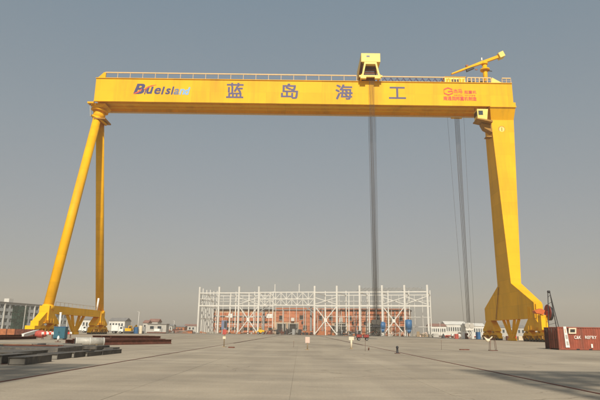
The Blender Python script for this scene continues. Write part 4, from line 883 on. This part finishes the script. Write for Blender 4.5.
# low sheds and huts on the left horizon
def shed(px0, px1, Y, h, dep, wall, roof, label, pitched=True, nwin=3, door=True, name='shed'):
    x0, x1 = gx(px0, Y), gx(px1, Y); t = thing(name, label, 'shed', ((x0+x1)/2,Y,0), None)
    wl = box2('wall', (x0,Y,0), (x1,Y+dep,h), wall, t)
    if pitched: prism('roof', [(Y-0.4,h+0.003),(Y+dep+0.4,h+0.003),(Y+dep/2,h+0.3*h)], 'X', x0-0.4, x1+0.4, roof, t)
    else: box2('roof', (x0-0.3,Y-0.4,h+0.003), (x1+0.3,Y+dep+0.3,h+0.3), roof, t)
    wdt = (x1-x0)/(nwin+0.5)
    for i in range(nwin):
        xa = x0+wdt*(i+0.35); w_ = box2('window', (xa,Y-0.08,h*0.45), (xa+wdt*0.5,Y-0.003,h*0.78), 'glass', t); box2('sill', (xa-0.1,Y-0.2,h*0.41), (xa+wdt*0.5+0.1,Y-0.003,h*0.448), 'wall_white', w_)
    return t
ht = shed(147, 165.8, 285, 4.4, 6, 'wall_stone', 'roof_grey', 'small pale site hut with a bright sign between the crane and the frame', False, 2)
box2('sign_panel', (gx(154,285),284.7,0.9), (gx(159.5,285),284.9,2.2), 'white_paint', ht); box2('door', (gx(160.6,285),284.86,0.02), (gx(162.2,285),284.99,2.4), 'steel_grey', ht)
box2('plinth', (gx(147,285),284.4,0.0), (gx(166,285),284.99,0.5), 'rust', ht)
shed(142.5, 147, 320, 5.4, 8, 'wall_stone', 'roof_red', 'narrow house with a red roof left behind the site hut', True, 1)
shed(148, 157, 330, 6.2, 9, 'wall_stone', 'roof_red', 'red roofed house behind the site hut', True, 2)
shed(108, 124, 340, 6.6, 12, 'wall_white', 'roof_grey', 'long white shed behind the parked trucks', True, 5)
shed(78, 92, 380, 7.6, 12, 'wall_white', 'roof_grey', 'white shed seen through the left crane leg', True, 4)
shed(165, 172, 420, 4.6, 12, 'wall_stone', 'roof_grey', 'far grey shed right of the site hut', True, 3)
shed(173, 184, 440, 4.0, 12, 'rust_orange', 'roof_grey', 'far low reddish shed left of the steel frame', True, 3)
shed(184, 196, 470, 5.2, 12, 'wall_stone', 'roof_red', 'far shed with a dull red roof at the frame corner', True, 3)
# far white range right of the frame
shed(431, 447, 410, 7.0, 14, 'wall_white', 'roof_red', 'far white range with a dull red roof right of the steel frame', True, 7)
shed(446, 467, 420, 8.6, 14, 'wall_white', 'wall_white', 'taller white range left of the hanging grey ropes', True, 9)
shed(467, 486, 400, 7.4, 14, 'wall_white', 'wall_white', 'white range between the ropes and the right crane leg', True, 8)
shed(486, 527, 430, 7.0, 14, 'wall_stone', 'roof_grey', 'grey range seen under the right crane leg', True, 10)
shed(527, 560, 520, 6.0, 14, 'wall_stone', 'roof_grey', 'far grey range right of the crane behind the containers', True, 8)
shed(560, 625, 560, 5.0, 14, 'wall_stone', 'roof_grey', 'far low range hidden behind the red container', True, 8)
# trucks, machines and drums by the left leg
def truck(px, Y, m, label, ln=7.0):
    x = gx(px, Y); t = thing('parked_truck', label, 'truck', (x,Y,0)); 
    box('cargo_box', (x-0.9,Y,2.1), (ln-2.2,2.4,2.3), m, t, bev=0.05)
    c = prism('cab', [(x+ln/2-1.9,0.7),(x+ln/2,0.7),(x+ln/2,1.7),(x+ln/2-0.35,2.8),(x+ln/2-1.9,2.8)], 'Y', Y-1.15, Y+1.15, 'white_paint', t)
    box('window', (x+ln/2-0.85,Y-1.17,2.15), (0.9,0.03,0.7), 'glass', c); box('chassis', (x,Y,0.75), (ln-0.3,1.8,0.25), 'black', t)
    for wx in (x-ln/2+1.4, x+ln/2-1.1):
        for s in (-1, 1): wheel(t, (wx,Y+1.0*s,0.5), 0.5, 0.3)
truck(107.5, 232, 'silver', 'silver box truck parked right behind the left crane leg', 7.5)
truck(117.5, 225, 'white_paint', 'white truck beside the yellow excavator', 5.0)
truck(80, 240, 'white_paint', 'white truck seen between the anchor struts and the far left tube', 6.0)
x = gx(128.5, 235); Y = 235; t = thing('excavator', 'yellow excavator parked beside the white truck', 'excavator', (x,Y,0))
for s in (-1, 1): prism('track', [(x-1.8,0.15),(x-1.5,0.0),(x+1.5,0.0),(x+1.8,0.15),(x+1.8,0.65),(x+1.5,0.8),(x-1.5,0.8),(x-1.8,0.65)], 'Y', Y+1.0*s-0.3, Y+1.0*s+0.3, 'black', t)
bd = prism('body', [(x-1.8,0.95),(x+1.4,0.95),(x+1.4,1.7),(x-0.2,2.1),(x-1.8,2.1)], 'Y', Y-1.2, Y+1.2, 'yellow', t)
c = box2('cab', (x+0.1,Y-1.2,1.72), (x+1.4,Y-0.1,3.1), 'yellow', t, bev=0.06); box('window', (x+0.8,Y-1.22,2.5), (0.9,0.03,0.8), 'glass', c)
prism('boom', [(x+1.0,1.5),(x+1.4,1.4),(x+3.1,3.2),(x+2.9,3.6)], 'Y', Y+0.1, Y+0.5, 'yellow', t); prism('stick', [(x+2.8,3.6),(x+3.2,3.5),(x+3.6,1.2),(x+3.3,1.1)], 'Y', Y+0.1, Y+0.5, 'yellow', t)
prism('bucket', [(x+3.2,1.2),(x+3.7,1.2),(x+3.6,0.3),(x+2.9,0.4)], 'Y', Y-0.3, Y+0.9, 'dark_steel', t)
def at_row(px, Y): return Vector((gx(px, Y), Y, 0))
barrel(at_row(135.7,228), 0.95, 2.6, 'blue_paint', 'blue tank standing right of the yellow excavator', 'tank')
barrel(at_row(140.2,230), 0.75, 3.2, 'cream', 'cream tank between the blue tank and the site hut', 'tank')
barrel(at_row(143.6,234), 0.7, 2.8, 'steel_grey', 'grey tank just left of the site hut', 'tank')
barrel(at_row(456.6,200), 0.75, 1.7, 'red_faded', 'red drum left of the hanging grey ropes', 'drum')
barrel(at_row(463.2,205), 0.65, 2.6, 'white_paint', 'white tank right of the red drum', 'tank')
barrel(at_row(466.6,208), 0.7, 2.0, 'rust', 'dark rusty drum under the hanging grey ropes', 'drum')
barrel(at_row(472.8,208), 0.6, 2.8, 'steel_white', 'slim pale tank left of the blue tank', 'tank')
barrel(at_row(478.4,200), 0.85, 2.5, 'blue_paint', 'blue tank left of the right crane leg', 'tank')
barrel(at_row(507.6,172), 0.5, 1.3, 'rust', 'dark red drum at the left foot of the right leg anchor', 'drum')
barrel(at_row(515.2,172), 0.5, 1.4, 'red_paint', 'bright red drum at the right foot of the right leg anchor', 'drum')
barrel(at_row(67.2,168), 0.5, 1.2, 'rust', 'dark red drum left of the left leg anchor', 'drum')
barrel(at_row(76.0,168), 0.5, 1.2, 'rust', 'dark red drum right of the left leg anchor', 'drum')
p = at_row(443.4, 215); t = thing('tarp_heap', 'dark pointed heap under a tarpaulin on the open yard', 'heap', p)
vs_ = [(0,0,1.9)]; n = 12
for rr_, zz in ((0.35,1.3), (0.6,0.7), (0.85,0.0)):
    for k in range(n): a = 2*math.pi*k/n; j = 1+0.18*math.sin(3*a+rr_*5); vs_.append((rr_*j*math.cos(a), rr_*j*math.sin(a), zz))
fs = [(0,1+k,1+(k+1) % n) for k in range(n)]+[(1+i*n+k,1+i*n+(k+1) % n,1+(i+1)*n+(k+1) % n,1+(i+1)*n+k) for i in range(2) for k in range(n)]
link('tarp', pyd('tarp', vs_, fs, 'black'), p, t); tube('stone', p+Vector((0.9,-0.2,0)), p+Vector((0.95,-0.2,0.22)), 0.2, 'concrete_grey', t, r2=0.12, n=7)
p = at_row(520.6, 176); t = thing('crate', 'small pale crate under the right crane leg', 'crate', p)
for k in range(3): box('slat', p+Vector((0,-0.55,0.25+0.4*k)), (1.6,0.06,0.32), 'cream', t)
box('core', p+Vector((0,0,0.65)), (1.5,1.02,1.2), 'wood', t)
def far_stack(px, Y, w_, h, ms, label):
    p = at_row(px, Y); t = thing('material_stack', label, 'stack', p, 'material stacks along the far side of the yard')
    for i in range(9):
        m = random.choice(ms); lw = w_*random.uniform(0.3,0.7); z = h*random.uniform(0.15,1.0)
        if i % 2: box('crate', p+Vector((random.uniform(-.4,.4)*w_, random.uniform(-2,2), z/2)), (lw,1.5,z), m, t)
        else: tube('pipe', p+Vector((random.uniform(-.5,0)*w_, -2.2+random.uniform(-.5,.5), 0.3+z*0.4)), p+Vector((random.uniform(0,.5)*w_, -2.2, 0.3+z*0.4)), 0.25, m, t, n=8)
R1 = ['rust','rust_orange','roof_grey','concrete_grey','roof_red']; R2 = ['wall_stone','white_paint','concrete_grey','red_faded','rust']
for px, Y, w_, h, ms, lb in ((169,300,6,2.0,R1,'low brown stack just right of the site hut'), (176,310,8,2.4,R1,'reddish stack midway between site hut and steel frame'), (184,300,8,2.2,R1,'reddish stack left of the steel frame'), (191.5,320,6,1.8,R1,'small stack touching the left corner of the steel frame'),
    (99,260,7,2.4,R2,'pale stack behind the far left tube'), (436,270,6,1.8,R2,'pale stack right of the last frame column'), (450,262,8,1.7,R2,'pale stack behind the red drum'), (461,250,7,2.0,R2,'red and pale stack left of the hanging ropes'), (472.5,256,5,2.2,R2,'pale stack right of the hanging ropes'), (497,250,6,2.0,R2,'pale stack behind the far right bogie'), (540,300,10,2.2,R1,'brown stack behind the near right bogie')):
    far_stack(px, Y, w_, h, ms, lb)
# lamp posts
def lamp_post(px, Y, h, label):
    p = at_row(px, Y); t = thing('lamp_post', label, 'lamp post', p); tube('pole', p, p+Vector((0,0,h)), 0.16, 'steel_white', t, r2=0.09, n=8); bar('arm', p+Vector((0,0,h)), p+Vector((-1.2,0,h+0.3)), 0.09, 0.09, 'steel_white', t); box('lamp_head', p+Vector((-1.4,0,h+0.32)), (0.8,0.35,0.18), 'steel_grey', t)
lamp_post(137.4, 270, 10.0, 'white lamp post behind the blue tank')
lamp_post(173.5, 390, 8.0, 'far thin lamp post left of the steel frame')
lamp_post(482.0, 390, 9.0, 'thin lamp post left of the right crane leg')
lamp_post(440.5, 380, 9.0, 'far thin lamp post right of the steel frame')

# ================================================================== HAZE
hz = bpy.data.materials.new('haze'); hz.use_nodes = True; t_ = hz.node_tree; t_.nodes.clear()
o_ = t_.nodes.new('ShaderNodeOutputMaterial'); pv = t_.nodes.new('ShaderNodeVolumePrincipled'); t_.links.new(pv.outputs[0], o_.inputs['Volume'])
pv.inputs['Color'].default_value = (0.81, 0.735, 0.63, 1); pv.inputs['Density'].default_value = 0.00032; pv.inputs['Anisotropy'].default_value = 0.0; MATS['haze'] = hz
hb_ = box2('haze', (-1500,-80,-1.1), (1500,1600,97), 'haze'); tag(hb_, None, None, kind='stuff')
